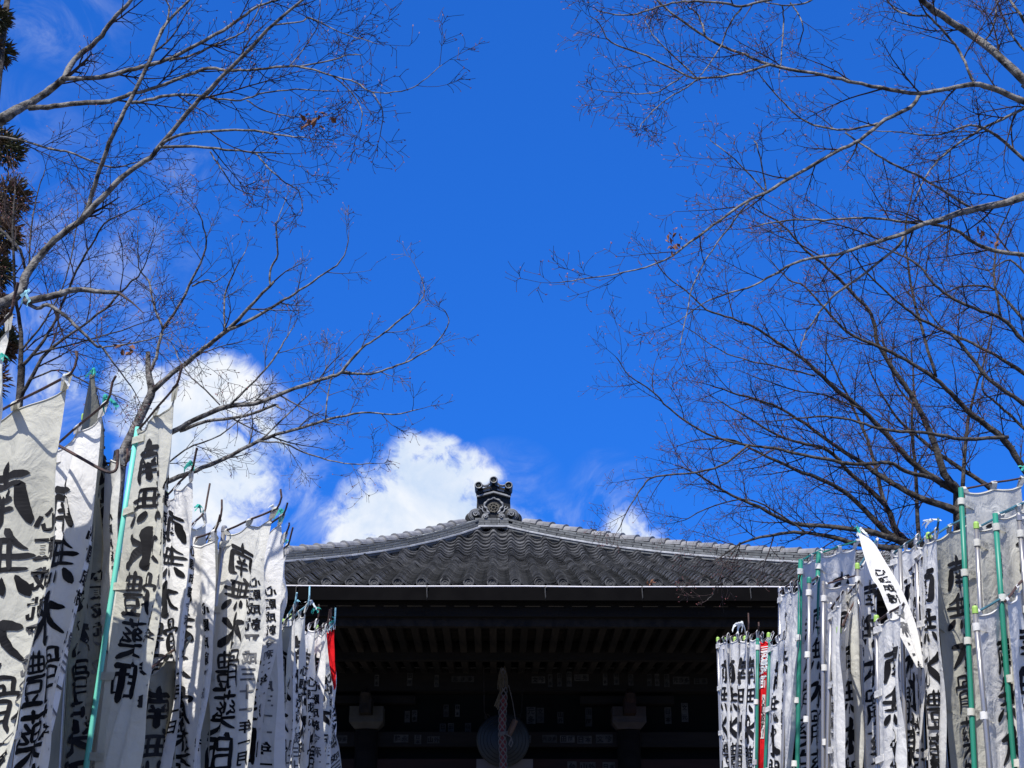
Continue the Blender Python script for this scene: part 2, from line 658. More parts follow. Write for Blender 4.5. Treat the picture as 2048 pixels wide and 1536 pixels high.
def box_mesh(name, mat, L_, W_, H_, bev=.004):
    bm = bmesh.new()
    bmesh.ops.create_cube(bm, size=1.0)
    for v in bm.verts:
        v.co = Vector((v.co.x * L_, v.co.y * W_, v.co.z * H_))
    bmesh.ops.bevel(bm, geom=bm.edges[:], offset=bev, segments=1, affect='EDGES')
    me = bpy.data.meshes.new(name)
    bm.to_mesh(me)
    bm.free()
    me.materials.append(mat)
    return me


def cap_mesh():
    b = MB()
    n = 8
    vs = []
    L_ = .30
    for (x, r) in ((-L_ / 2, .070), (-L_ / 2 + .012, .074), (L_ / 2 - .035, .086), (L_ / 2, .096)):
        for j in range(n + 1):
            an = math.pi * j / n
            vs.append(Vector((x, r * 1.15 * math.cos(an), r * math.sin(an))))
    fs = []
    for i in range(3):
        for j in range(n):
            a = i * (n + 1) + j
            fs.append((a, a + 1, a + n + 2, a + n + 1))
    fs.append(tuple(range(n, -1, -1)))
    fs.append(tuple(3 * (n + 1) + j for j in range(n + 1)))
    b.add(vs, fs)
    return b.mesh('ridge_cap', M['ridge_cap'], False)


capm = cap_mesh()
BR_L = .36
brick_m = [box_mesh('ridge_tile', M['ridge_tile'], BR_L - .014, w, .033) for w in (.27, .255, .24)]
band_m = box_mesh('ridge_band', M['ridge_band'], .62, .30, .030)
band_m2 = box_mesh('ridge_band', M['ridge_tile'], .62, .27, .040)
for si, pts in enumerate(paths):
    core = MB()
    core.tube([p + Vector((0, 0, .10)) for p in pts[::4]], .085, 6)
    core.tube([p + Vector((0, 0, -.02)) for p in pts[::4]], .115, 6)
    hip = core.build('hip_ridge', M['ridge_tile'], HALL)
    total = sum((pts[i + 1] - pts[i]).length for i in range(len(pts) - 1))
    s = .20
    while s < total - .4:
        p, td = sample_path(pts, s)
        mw = frame(p, td)
        link('ridge_band', band_m2, hip, mw @ Matrix.Translation((0, 0, .012)))
        link('ridge_band', band_m, hip, mw @ Matrix.Translation((rng.uniform(-.003, .003), 0, .048)))
        s += .625
    for row in range(3):
        s = .12 + BR_L * (.5 if row % 2 else .1)
        while s < total - .3:
            p, td = sample_path(pts, s)
            mw = frame(p, td)
            link('ridge_tile', brick_m[row], hip, mw @ Matrix.Translation((0, rng.uniform(-.003, .003), .084 + row * .0375)) @ Matrix.Rotation(rng.uniform(-.008, .008), 4, 'Y'))
            s += BR_L
    s = .42
    while s < total - .2:
        p, td = sample_path(pts, s)
        mw = frame(p, td)
        link('ridge_cap', capm, hip, mw @ Matrix.Translation((0, 0, .186)) @ Matrix.Rotation(R(-2.5), 4, 'Y'))
        s += .272
# short top ridge in front and the main ridge running back
core = MB()
core.box((-RW - .02, T - .07, hz(T) + .02), (RW + .02, DEPTH - T, hz(T) + .17))
top = core.build('top_ridge', M['ridge_tile'], HALL)
for row in range(3):
    ws = [.16, .20, .19] if row != 1 else [.26, .14, .15]
    x = -RW - .03
    for w in ws:
        me = box_mesh('ridge_tile', M['ridge_tile'], w - .006, .12, .040)
        link('ridge_tile', me, top, Matrix.Translation((x + w / 2, T - .07 - .004 * (2 - row), hz(T) + .07 + row * .042)))
        x += w
link('ridge_band', box_mesh('ridge_band', M['ridge_band'], .58, .14, .03), top, Matrix.Translation((0, T - .10, hz(T) + .030)))

# ---- ridge-end ornament on top (built facing -y, origin at its bottom centre)
OZ = hz(T) + .165
ORN_M = Matrix.Translation((.01, T - .02, OZ)) @ Matrix.Diagonal((1.0, 1.0, .91, 1.0))
b = MB()
# body with slanted shoulders
body = [(-.28, .10), (-.27, .40), (-.26, .56), (-.10, .62), (0, .66), (.10, .62), (.26, .56), (.27, .40), (.28, .10), (.20, .0), (-.20, .0)]
fr = [Vector((x, -.02, z)) for x, z in body]
bk = [Vector((x, .40, z)) for x, z in body]
n = len(body)
b.add(fr + bk, [tuple(range(n))[::-1], tuple(range(n, 2 * n))] + [(i, (i + 1) % n, n + (i + 1) % n, n + i) for i in range(n)])
orn = b.build('ridge_end_ornament', M['ornament'], HALL, mw=ORN_M)
# stepped gable strips below the barrels
for s in (-1, 1):
    for (zc, dz, th, y0, mat, x0, x1) in ((.43, .085, .030, -.10, 'ornament_light', .0, .275), (.515, .085, .055, -.07, 'ornament', .0, .285), (.50, .08, .030, -.085, 'ornament_light', .06, .17)):
        b = MB()
        za, zb = zc + dz * (1 - x0 / .28), zc + dz * (1 - x1 / .28) - .0
        b.add([Vector((s * x0, y0, za)), Vector((s * x1, y0, zb)), Vector((s * x1, y0, zb - th)), Vector((s * x0, y0, za - th)),
               Vector((s * x0, .05, za)), Vector((s * x1, .05, zb)), Vector((s * x1, .05, zb - th)), Vector((s * x0, .05, za - th))],
              [(0, 1, 2, 3), (7, 6, 5, 4), (0, 4, 5, 1), (3, 2, 6, 7), (1, 5, 6, 2), (0, 3, 7, 4)])
        b.build('gable_strip', M[mat], orn)
# three barrels with gilt faces
for (x, z) in ((-.245, .60), (0, .70), (.245, .60)):
    b = MB()
    rot = Matrix.Translation((x, -.16, z)) @ Matrix.Rotation(R(90 + 6), 4, 'X')
    b.lathe([(.066, -.52), (.066, .0), (.066, .012), (.044, .012), (.038, -.03), (.001, -.03)], 22, rot)
    bo = b.build('barrel', M['ornament'], orn, smooth=False)
    b = MB()
    b.tube([rot @ Vector((.0545 * math.cos(a), .0545 * math.sin(a), .013)) for a in [2 * math.pi * i / 24 for i in range(25)]], .0105, 6, cap=False)
    b.build('rim', M['ornament_light'], orn)
    b = MB()
    b.lathe([(.030, -.028), (.028, -.014), (.012, -.009), (.001, -.009)], 16, rot)
    b.build('gilt_face', M['gold'], orn)
for s in (-1, 1):      # saddles between the barrels
    b = MB()
    pts = [(s * .065, .64), (s * .10, .605), (s * .145, .595), (s * .185, .605)]
    b.tube([Vector((x, -.13, z)) for x, z in pts], .022, 6)
    b.tube([Vector((x, -.145, z + .006)) for x, z in pts], .014, 5)
    b.build('saddle', M['ornament_light'], orn)
# cusped frame round the crest
half = [(0, .415), (.03, .385), (.075, .370), (.105, .335), (.135, .300), (.140, .245), (.105, .205), (.095, .160), (.070, .120), (.10, .105)]
for s in (-1, 1):
    b = MB()
    pts = catmull([(x * s * 1.05, -.035, z) for x, z in half], 4)
    b.tube(pts, [.019 + .004 * math.sin(i * .9) for i in range(len(pts))], 6)
    # flourish to the side
    fl = catmull([(s * .10, -.035, .13), (s * .16, -.04, .14), (s * .185, -.04, .19), (s * .215, -.04, .20), (s * .235, -.04, .235)], 4)
    b.tube(fl, .013, 5)
    fl = catmull([(s * .185, -.04, .19), (s * .175, -.04, .225), (s * .20, -.04, .25)], 4)
    b.tube(fl, .010, 5)
    b.build('cusped_frame', M['ornament_light'], orn, smooth=True)
# wheel crest
b = MB()
cz = .225
ring = [Vector((.078 * math.cos(a), -.04, cz + .078 * math.sin(a))) for a in [2 * math.pi * i / 24 for i in range(25)]]
b.tube(ring, .013, 5)
ring = [Vector((.034 * math.cos(a), -.045, cz + .034 * math.sin(a))) for a in [2 * math.pi * i / 16 for i in range(17)]]
b.tube(ring, .012, 5)
for i in range(8):
    a = 2 * math.pi * i / 8 + .2
    b.tube([Vector((.03 * math.cos(a), -.04, cz + .03 * math.sin(a))), Vector((.098 * math.cos(a), -.04, cz + .098 * math.sin(a)))], .010, 5)
b.lathe([(.10, -.01), (.10, .0), (.001, .0)], 20, Matrix.Translation((0, -.028, cz)) @ Matrix.Rotation(R(90), 4, 'X'))
b.build('wheel_crest', M['crest'], orn)


# scrolls
def spiral(cx, cz, r0, turns, sgn, start, y):
    pts = []
    n = int(turns * 18)
    for i in range(n + 1):
        f = i / n
        a = start + sgn * turns * 2 * math.pi * f
        r = r0 * (1 - f) ** .8 + .006
        pts.append(Vector((cx + r * math.cos(a), y - .035 * f, cz + r * math.sin(a))))
    return pts


for s in (-1, 1):
    for (cx, cz, r0, nm) in ((.285, .085, .115, 'large'), (.125, .035, .075, 'small')):
        b = MB()
        b.lathe([(r0 * 1.02, -.10), (r0 * 1.02, .03), (r0 * .92, .05), (r0 * .5, .06), (r0 * .48, .09), (r0 * .36, .105), (.004, .105)], 22,
                Matrix.Translation((s * cx, -.005, cz)) @ Matrix.Rotation(R(90), 4, 'X'))
        so = b.build('scroll', M['ornament'], orn)
        b = MB()
        sp = spiral(s * cx, cz, r0 * .40, 1.6, -s, R(200 if s > 0 else -20), -.105)
        b.tube(sp, .010, 5)
        for rr, yy in ((.98, -.040), (.80, -.058), (.64, -.068)):
            arc = [Vector((s * cx + s * r0 * rr * math.cos(a), yy, cz + r0 * rr * math.sin(a))) for a in [R(-70 + 190 * i / 16) for i in range(17)]]
            b.tube(arc, .0095, 4)
        b.build('scroll_line', M['ornament_light'], orn)
    b = MB()
    b.lathe([(.13, -.30), (.13, .02), (.10, .035), (.004, .035)], 20, Matrix.Translation((s * .335, .08, .045)) @ Matrix.Rotation(R(90), 4, 'X'))
    b.build('scroll_back', M['ornament'], orn)

# ---- gutter, fascia, rafters
EZZ = 5.26
b = MB()
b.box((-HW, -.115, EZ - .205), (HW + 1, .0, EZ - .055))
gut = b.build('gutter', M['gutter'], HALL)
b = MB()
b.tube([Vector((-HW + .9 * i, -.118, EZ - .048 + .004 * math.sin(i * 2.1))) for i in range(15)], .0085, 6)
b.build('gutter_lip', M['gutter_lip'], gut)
hook = MB()
hook.tube([Vector((0, -.125, -.03)), Vector((0, -.13, -.10)), Vector((.004, -.122, -.16)), Vector((.0, -.10, -.19))], .006, 5)
hook.tube([Vector((.0, -.124, -.04)), Vector((.012, -.13, -.05))], .012, 5)
hm = hook.mesh('gutter_hook', M['iron'])
for x in (-3.35, -2.2, -.72, .62, 1.72, 2.95):
    link('gutter_hook', hm, gut, Matrix.Translation((x, 0, EZ - .015)))
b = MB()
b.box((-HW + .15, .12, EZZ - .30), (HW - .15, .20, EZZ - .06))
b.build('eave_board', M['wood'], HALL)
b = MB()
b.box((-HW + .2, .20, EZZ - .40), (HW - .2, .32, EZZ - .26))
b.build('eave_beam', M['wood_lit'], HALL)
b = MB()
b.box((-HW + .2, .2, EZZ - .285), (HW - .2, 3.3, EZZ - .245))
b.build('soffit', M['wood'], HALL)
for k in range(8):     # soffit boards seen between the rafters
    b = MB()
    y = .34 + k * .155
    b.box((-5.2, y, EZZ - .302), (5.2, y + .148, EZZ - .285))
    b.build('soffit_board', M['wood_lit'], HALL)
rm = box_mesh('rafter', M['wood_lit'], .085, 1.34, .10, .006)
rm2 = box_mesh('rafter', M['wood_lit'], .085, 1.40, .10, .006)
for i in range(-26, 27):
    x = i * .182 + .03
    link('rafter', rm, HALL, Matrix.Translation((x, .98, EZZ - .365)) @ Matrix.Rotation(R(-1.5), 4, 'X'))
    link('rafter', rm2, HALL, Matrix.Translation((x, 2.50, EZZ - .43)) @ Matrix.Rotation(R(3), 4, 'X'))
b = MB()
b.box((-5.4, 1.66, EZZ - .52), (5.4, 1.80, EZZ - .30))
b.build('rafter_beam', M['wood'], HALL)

# ---- wall with beams, columns, bracket blocks
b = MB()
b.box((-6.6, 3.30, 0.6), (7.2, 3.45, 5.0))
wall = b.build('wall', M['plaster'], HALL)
b = MB()
b.box((-6.4, 3.02, 4.575), (7.0, 3.28, 4.92))
ub = b.build('upper_beam', M['wood'], HALL)
b = MB()
b.tube([Vector((-5.4, 2.99, 4.885)), Vector((0, 2.99, 4.875)), Vector((5.4, 2.99, 4.885))], .008, 4)
b.build('wire', M['iron'], ub)
b = MB()
b.box((-6.4, 3.05, 3.86), (7.0, 3.28, 4.05))
lb = b.build('lower_beam', M['wood'], HALL)
b = MB()
b.box((-6.4, 3.00, 3.42), (7.0, 3.28, 3.70))
rb = b.build('door_lintel', M['wood_red'], HALL)
COLX = (-1.62, 1.80)
for x in (-5.0, COLX[0], COLX[1], 5.0):
    b = MB()
    b.lathe([(.15, 0.0), (.15, 4.06)], 20, Matrix.Translation((x, 3.02, 0)))
    b.build('column', M['wood'], HALL, smooth=True)
for x, mt in ((COLX[0], 'cream_wood'), (COLX[1], 'pink_wood')):
    b = MB()
    # bearing block: tapered foot, square top, with two arms and a slot between them
    for (w0, w1, z0, z1) in ((.15, .22, 4.07, 4.15), (.22, .22, 4.15, 4.23)):
        vs = []
        for (w, z) in ((w0, z0), (w1, z1)):
            vs += [Vector((x - w, 3.0 - w * .8, z)), Vector((x + w, 3.0 - w * .8, z)), Vector((x + w, 3.0 + w * .8, z)), Vector((x - w, 3.0 + w * .8, z))]
        b.add(vs, [(3, 2, 1, 0), (4, 5, 6, 7), (0, 1, 5, 4), (1, 2, 6, 5), (2, 3, 7, 6), (3, 0, 4, 7)])
    for s in (-1, 1):
        b.box((x + s * .15 - .068, 2.83, 4.232), (x + s * .15 + .068, 3.16, 4.35))
    bb = b.build('bearing_block', M[mt], HALL)
    b = MB()
    b.box((x - .075, 2.62, 4.235), (x + .075, 3.10, 4.44))
    b.tube([Vector((x, 2.66, 4.40)), Vector((x, 2.60, 4.47)), Vector((x, 2.68, 4.52))], [.06, .07, .05], 8)
    b.build('beam_nose', M['wood_lit' if mt == 'cream_wood' else 'wood_red'], HALL)
    b = MB()
    b.box((x - .62, 3.06, 4.42), (x + .62, 3.24, 4.52))
    b.build('bracket_arm', M['wood'], HALL)

# paper slips pasted on the beams
fcache = {}


def glyph(ch, off=0.0):
    key = (ch, off)
    if key not in fcache:
        c = bpy.data.curves.new('glyph', 'FONT')
        c.body = ch
        c.size = 1.0
        c.offset = off
        c.resolution_u = 2
        ob = bpy.data.objects.new('glyph', c)
        COL.objects.link(ob)
        bpy.context.view_layer.update()
        me = ob.to_mesh()
        vs = [(v.co.x, v.co.y) for v in me.vertices]
        fs = [tuple(p.vertices) for p in me.polygons]
        ob.to_mesh_clear()
        bpy.data.objects.remove(ob)
        bpy.data.curves.remove(c)
        if vs:
            x0, x1 = min(v[0] for v in vs), max(v[0] for v in vs)
            y0, y1 = min(v[1] for v in vs), max(v[1] for v in vs)
            cx, cy = (x0 + x1) / 2, (y0 + y1) / 2
            # keep the font's own proportions: the em box is about 0.95 high
            if ch in '一二三':
                vs = [((x - cx) / .95 + .5, (y - cy) / .95 + .5) for x, y in vs]
            else:
                k = max(x1 - x0, y1 - y0)
                vs = [((x - cx) / k + .5, (y - cy) / k + .5) for x, y in vs]
        fcache[key] = (vs, fs)
    return fcache[key]


def slip(x, z, w, h, text, parent, y, vertical=True, frame_=True):
    b = MB()
    b.box((x - w / 2, y - .003, z - h / 2), (x + w / 2, y, z + h / 2), 0)
    n = len(text)
    for i, ch in enumerate(text):
        vs, fs = glyph(ch, .03)
        if vertical:
            s = min(w * .8, h * .9 / n)
            cx, cz = x, z + h / 2 - h * (i + .5) / n
        else:
            s = min(h * .8, w * .9 / n)
            cx, cz = x - w / 2 + w * (i + .5) / n, z
        b.add([Vector((cx + (vx - .5) * s, y - .0045, cz + (vy - .5) * s)) for vx, vy in vs], fs, 1)
    b.build('paper_slip', [M['paper'], M['ink']], parent)


def hx(px, Y=19.35):
    return (px - 1024) / F * Y * 1.02 + .23


for (px, w, h, t, v) in ((768, .06, .15, '藤永', True), (832, .07, .17, '田阿', True), (884, .06, .16, '山外', True), (935, .30, .08, '元沙多', False),
                         (1082, .18, .09, '文珍', False), (1105, .06, .17, '藤永', True), (1123, .06, .18, '日本', True), (1142, .07, .20, '田阿', True),
                         (1166, .19, .09, '山外', False), (1212, .06, .17, '元多', True), (1234, .07, .18, '日本', True), (1262, .07, .15, '文珍', True),
                         (1298, .06, .16, '田阿', True), (1313, .06, .16, '山外', True), (1332, .07, .17, '藤永', True), (1360, .22, .10, '元沙多', False), (1398, .18, .08, '日本', False)):
    slip(hx(px), 4.735 + rng.uniform(-.03, .03), w, h, t, ub, 3.018, v)
for (px, w, h, t, v) in ((700, .20, .10, '元沙多', False), (748, .08, .19, '田阿', True), (818, .19, .10, '藤永', False), (850, .09, .12, '日本', True), (880, .16, .09, '山外', False),
                         (1063, .06, .10, '文', True), (1103, .19, .10, '元沙多', False), (1137, .19, .09, '田阿', False), (1170, .19, .10, '日本', False), (1208, .22, .11, '文珍', False)):
    slip(hx(px), 3.955 + rng.uniform(-.01, .01), w, h, t, lb, 3.048, v)
for (px, zz, w, h, t) in ((897, 4.10, .08, .18, '日本'), (913, 4.10, .08, .19, '田阿'), (946, 4.11, .08, .18, '山外'), (828, 4.28, .07, .15, '文'), (842, 4.29, .07, .15, '元多'),
                          (903, 4.36, .07, .16, '藤永'), (925, 4.36, .06, .16, '日本'), (1068, 4.30, .12, .22, '元多'), (1086, 4.30, .10, .20, '文珍'), (1125, 4.27, .08, .15, '山外'),
                          (1180, 4.28, .09, .25, '田阿'), (1334, 4.30, .09, .22, '日本'), (1367, 4.34, .09, .25, '文元')):
    slip(hx(px, 19.5), zz, w, h, t, wall, 3.298)
for (px, w, h, t) in ((1145, .12, .14, '台'), (1175, .20, .12, '山外'), (1215, .16, .12, '日本'), (1245, .10, .13, '文')):
    slip(hx(px), 3.60, w, h, t, rb, 2.998, len(t) == 1)

# ------------------------------------------------------------------ gong, rope, mallet, board (hanging in front of the hall)
gc = at(1006, 1480, 18.75)
rot = Matrix.Translation(gc) @ Matrix.Rotation(R(90), 4, 'X')
b = MB()
b.lathe([(.20, -.12), (.31, -.09), (.335, -.02), (.335, .02), (.318, .035), (.29, .045), (.285, .040), (.25, .052), (.245, .047), (.205, .060), (.20, .055), (.16, .066), (.155, .061), (.10, .070), (.07, .072), (.004, .074)], 48, rot)
go = b.build('gong', M['gong'])
tag(go, 'round bronze gong hanging behind the rope under the dark eaves', 'gong')
b = MB()
for s in (-1, 1):
    b.tube([gc + Vector((s * .20, 0, .27)), gc + Vector((s * .24, 0, .36)), gc + Vector((s * .25, .02, .95))], .008, 5)
    b.tube([gc + Vector((s * (.20 + .03 * math.cos(a)), 0, .29 + .03 * math.sin(a))) for a in [2 * math.pi * i / 10 for i in range(11)]], .008, 5)
b.build('hanger', M['wood_lit'], go)

RY = 18.35
rp0, rp1 = at(1006, 1337, RY), at(1006, 1536, RY)
rtop = thing('bell_rope', 'thick red rope wrapped in white netting, hanging before the gong', 'rope', (rp0.x, rp0.y, 1.4))
pts = []
nseg = 60
for i in range(nseg + 1):
    z = rp0.z - (rp0.z - 1.4) * i / nseg
    pts.append(Vector((.008 * math.sin(i * .35), 0, z - 1.4)))
b = MB()
b.tube(pts[6:], [.040 + .004 * math.sin(i * 1.3) for i in range(len(pts) - 6)], 10)
b.build('core', M['rope_red'], rtop, smooth=True)
b = MB()
for hsgn in (-1, 1):
    for k in range(4):
        hp = []
        for i in range(len(pts) * 3 - 2):
            j = i / 3
            q = pts[min(int(j), len(pts) - 1)].lerp(pts[min(int(j) + 1, len(pts) - 1)], j - int(j))
            a = hsgn * j * .95 + k * math.pi / 2
            rr = .046 if j > 6 else .030 + .016 * j / 6
            hp.append(q + Vector((rr * math.cos(a), rr * math.sin(a), 0)))
        b.tube(hp, .0075, 4)
b.build('netting', M['rope_white'], rtop)
b = MB()
for k in range(26):
    a = rng.uniform(0, 6.28)
    st = pts[0] + Vector((.02 * math.cos(a), .02 * math.sin(a), rng.uniform(-.05, .03)))
    mid = st + Vector((.045 * math.cos(a), .045 * math.sin(a), -.22))
    b.tube([st, (st + mid) / 2 + Vector((.01 * math.cos(a), 0, 0)), mid], .006, 4)
for dx in (-.11, -.09, -.07):
    b.tube([pts[3] + Vector((-.03, -.03, -.1)), pts[3] + Vector((dx * .8, -.04, -.25)), pts[3] + Vector((dx, -.04, -.42 - dx))], .009, 4)
b.build('frayed_straw', M['straw'], rtop)
b = MB()
zc = at(1006, 1470, RY).z - 1.4
for k in range(3):
    b.tube([Vector((.056 * math.cos(a), .056 * math.sin(a), zc + .014 * k + .01 * math.cos(a))) for a in [2 * math.pi * i / 14 for i in range(15)]], .008, 4)
b.tube([Vector((.05, -.04, zc)), Vector((.10, -.05, zc - .03)), Vector((.12, -.05, zc - .10)), Vector((.10, -.05, zc - .15)), Vector((.075, -.05, zc - .12)), Vector((.10, -.05, zc - .05))], .007, 4)
b.build('binding', M['rope_white'], rtop)
ma, mb_ = at(1031, 1440, 18.5), at(1017, 1471, 18.5)
b = MB()
b.tube([ma, ma.lerp(mb_, .5), mb_], [.036, .038, .034], 12)
mo = b.build('wooden_mallet', M['mallet'], smooth=False)
tag(mo, 'short brown wooden mallet hanging tilted in front of the gong', 'mallet')
b = MB()
mtop = at(1017, 1370, 18.5)
b.tube([ma, ma.lerp(mtop, .5) + Vector((.01, 0, 0)), mtop], .005, 4)
b.build('cord', M['rope_white'], mo)
b = MB()
p0, p1 = at(953, 1518, 19.0), at(1066, 1545, 19.0)
b.box((p0.x, 19.0, p1.z - .1), (p1.x, 19.06, p0.z))
bo = b.build('wall_board', M['board'])
tag(bo, 'pale rectangular board behind the gong at the bottom of the view', 'board')

# ------------------------------------------------------------------ brush lettering (strokes: x, y, width)
BR = {
    '南': [[(.08, .73, .10), (.5, .785, .09), (.95, .85, .13)], [(.50, 1.0, .05), (.53, .90, .13), (.47, .64, .11)],
          [(.17, .60, .12), (.15, .3, .13), (.08, .02, .06)], [(.17, .60, .07), (.5, .635, .08), (.86, .67, .13), (.89, .42, .14), (.85, .11, .14), (.70, .07, .03)],
          [(.35, .54, .05), (.43, .45, .08)], [(.66, .56, .08), (.57, .45, .04)], [(.29, .39, .08), (.72, .42, .08)], [(.27, .24, .07), (.75, .27, .08)], [(.51, .46, .09), (.50, .02, .10)]],
    '無': [[(.36, 1.0, .11), (.22, .83, .07), (.08, .72, .03)], [(.25, .84, .07), (.82, .88, .09)], [(.03, .61, .09), (.5, .63, .08), (.99, .66, .12)], [(.08, .42, .07), (.94, .45, .09)],
          [(.27, .82, .08), (.26, .43, .08)], [(.43, .84, .07), (.43, .43, .07)], [(.59, .85, .07), (.59, .43, .07)], [(.76, .86, .08), (.75, .43, .08)],
          [(.18, .32, .05), (.10, .16, .12), (.04, .04, .07)], [(.37, .30, .05), (.36, .16, .12), (.33, .06, .06)], [(.57, .30, .05), (.62, .16, .12), (.66, .06, .08)], [(.78, .33, .05), (.88, .17, .14), (.97, .04, .10)]],
    '水': [[(.47, 1.0, .06), (.53, .86, .14), (.50, .35, .12), (.50, .07, .13), (.34, .13, .03)], [(.08, .64, .06), (.37, .70, .12), (.30, .45, .11), (.03, .14, .04)],
          [(.90, .84, .12), (.72, .66, .10), (.56, .54, .04)], [(.54, .57, .06), (.72, .33, .13), (.99, .10, .15)]],
    '體': [[(.12, .96, .06), (.12, .70, .06)], [(.12, .96, .05), (.39, .96, .07), (.38, .70, .06)], [(.24, .84, .05), (.38, .84, .05)], [(.24, .84, .05), (.24, .70, .05)],
          [(.02, .59, .06), (.04, .70, .06), (.47, .71, .07), (.44, .60, .05)], [(.13, .57, .07), (.11, .22, .07), (.03, .02, .03)], [(.12, .57, .05), (.38, .58, .07), (.38, .08, .08), (.29, .05, .03)],
          [(.14, .42, .05), (.36, .42, .05)], [(.14, .27, .05), (.36, .27, .05)],
          [(.55, .88, .06), (.56, .60, .06)], [(.55, .88, .05), (.94, .89, .07), (.92, .60, .06)], [(.55, .745, .05), (.93, .745, .05)], [(.56, .61, .05), (.92, .61, .05)], [(.67, 1.0, .06), (.68, .61, .05)], [(.81, 1.0, .06), (.80, .61, .05)],
          [(.49, .50, .06), (1.0, .52, .08)], [(.60, .42, .06), (.61, .24, .06)], [(.60, .42, .05), (.91, .43, .07), (.89, .24, .06)], [(.61, .25, .05), (.89, .25, .05)], [(.65, .21, .05), (.70, .09, .07)], [(.86, .21, .07), (.80, .09, .05)], [(.47, .04, .08), (1.0, .06, .10)]],
    '藥': [[(.04, .86, .07), (.96, .90, .09)], [(.29, 1.0, .07), (.31, .79, .06)], [(.71, 1.0, .07), (.67, .79, .06)], [(.52, .82, .06), (.45, .74, .04)], [(.38, .73, .06), (.39, .45, .06)], [(.38, .73, .05), (.63, .74, .07), (.62, .45, .06)],
          [(.39, .60, .05), (.61, .60, .05)], [(.39, .46, .05), (.61, .46, .05)], [(.22, .77, .05), (.10, .64, .06), (.26, .61, .04)], [(.27, .66, .05), (.07, .46, .06), (.27, .47, .05)], [(.23, .53, .04), (.31, .41, .08)],
          [(.82, .78, .05), (.70, .64, .06), (.87, .61, .04)], [(.88, .66, .05), (.69, .46, .06), (.90, .47, .05)], [(.85, .54, .04), (.95, .41, .09)], [(.03, .31, .08), (.5, .33, .07), (.98, .35, .10)],
          [(.5, .43, .09), (.5, -.01, .11)], [(.46, .30, .08), (.28, .13, .09), (.03, .03, .04)], [(.54, .30, .05), (.75, .12, .12), (.99, .02, .11)]],
    '師': [[(.28, 1.0, .10), (.18, .86, .05)], [(.11, .85, .10), (.12, .04, .11)], [(.12, .85, .06), (.43, .86, .09), (.42, .60, .08)], [(.12, .60, .07), (.42, .60, .07)], [(.12, .42, .07), (.45, .43, .09), (.44, .10, .09)], [(.12, .10, .07), (.44, .10, .08)],
          [(.5, .87, .09), (.99, .92, .12)], [(.57, .67, .09), (.55, .2, .09)], [(.56, .67, .06), (.93, .69, .10), (.93, .28, .11), (.80, .24, .03)], [(.745, .88, .10), (.745, -.01, .12)]],
}


BW = {'南': 1.22, '無': 1.06, '水': 1.38, '體': 1.10, '藥': 1.12, '師': 1.18}


def brush(ch):
    key = ('brush', ch)
    if key in fcache:
        return fcache[key]
    vs, fs, lay = [], [], []
    r = random.Random(ord(ch))
    for si, st in enumerate(BR[ch]):
        pts = catmull(st, 6 if len(st) > 2 else 7)
        k = len(pts)
        o = len(vs)
        for i, (x, y, w) in enumerate(pts):
            a = pts[max(i - 1, 0)]
            c = pts[min(i + 1, k - 1)]
            dx, dy = c[0] - a[0], c[1] - a[1]
            l = math.hypot(dx, dy) or 1
            nx, ny = -dy / l, dx / l
            ww = max(w, .02) * .5 * BW[ch] * (1 + r.uniform(-.05, .05))
            if i in (0, k - 1):
                ww *= .62
            vs.append((x + nx * ww, y + ny * ww))
            vs.append((x - nx * ww, y - ny * ww))
            lay += [si, si]
        # rounded ends
        for e, sgn in ((0, -1), (k - 1, 1)):
            a = pts[max(e - 1, 0)]
            c = pts[min(e + 1, k - 1)]
            dx, dy = c[0] - a[0], c[1] - a[1]
            l = math.hypot(dx, dy) or 1
            w = max(pts[e][2], .02)
            vs.append((pts[e][0] + sgn * dx / l * w * .35, pts[e][1] + sgn * dy / l * w * .35))
            lay.append(si)
        for i in range(k - 1):
            fs.append((o + 2 * i, o + 2 * i + 1, o + 2 * i + 3, o + 2 * i + 2))
        fs.append((o + 1, o, o + 2 * k))
        fs.append((o + 2 * k - 2, o + 2 * k - 1, o + 2 * k + 1))
    fcache[key] = (vs, fs, lay)
    return fcache[key]


# ------------------------------------------------------------------ banners
def strap_mesh(rp, name='strap'):
    """band of cloth looped round a pole of radius rp; +x points to the cloth"""
    b = MB()
    out = []
    n = 8
    r = rp + .005
    for j in range(n + 1):
        a = math.pi / 2 + math.pi * j / n
        out.append((r * math.cos(a), r * math.sin(a)))
    out += [(.045, -r * .6), (.085, -.003), (.085, .003), (.045, r * .6)]
    k = len(out)
    h = .0155
    vs = [Vector((x, y, -h)) for x, y in out] + [Vector((x, y, h)) for x, y in out]
    fs = [(i, (i + 1) % k, k + (i + 1) % k, k + i) for i in range(k)]
    b.add(vs, fs)
    return b


def ribbon_mesh(r, size):
    b = MB()
    for k in range(6):
        a = r.uniform(0, 6.28)
        ln = size * r.uniform(.5, 1.4)
        d = Vector((math.cos(a), math.sin(a) * .6, r.uniform(-.9, .7))).normalized()
        w = d.cross(Vector((r.uniform(-1, 1), r.uniform(-1, 1), .3))).normalized() * size * .14
        p = Vector((0, 0, 0))
        vs = []
        m = 5
        for i in range(m + 1):
            vs += [p + w, p - w]
            d = (d + Vector((r.uniform(-.5, .5), r.uniform(-.5, .5), r.uniform(-.7, .1)))).normalized()
            p = p + d * ln / m
        b.add(vs, [(2 * i, 2 * i + 1, 2 * i + 3, 2 * i + 2) for i in range(m)])
    kn = size * .16
    b.lathe([(kn * .5, -kn * 1.2), (kn, -kn * .4), (kn, kn * .4), (kn * .5, kn * 1.2)], 7)
    return b


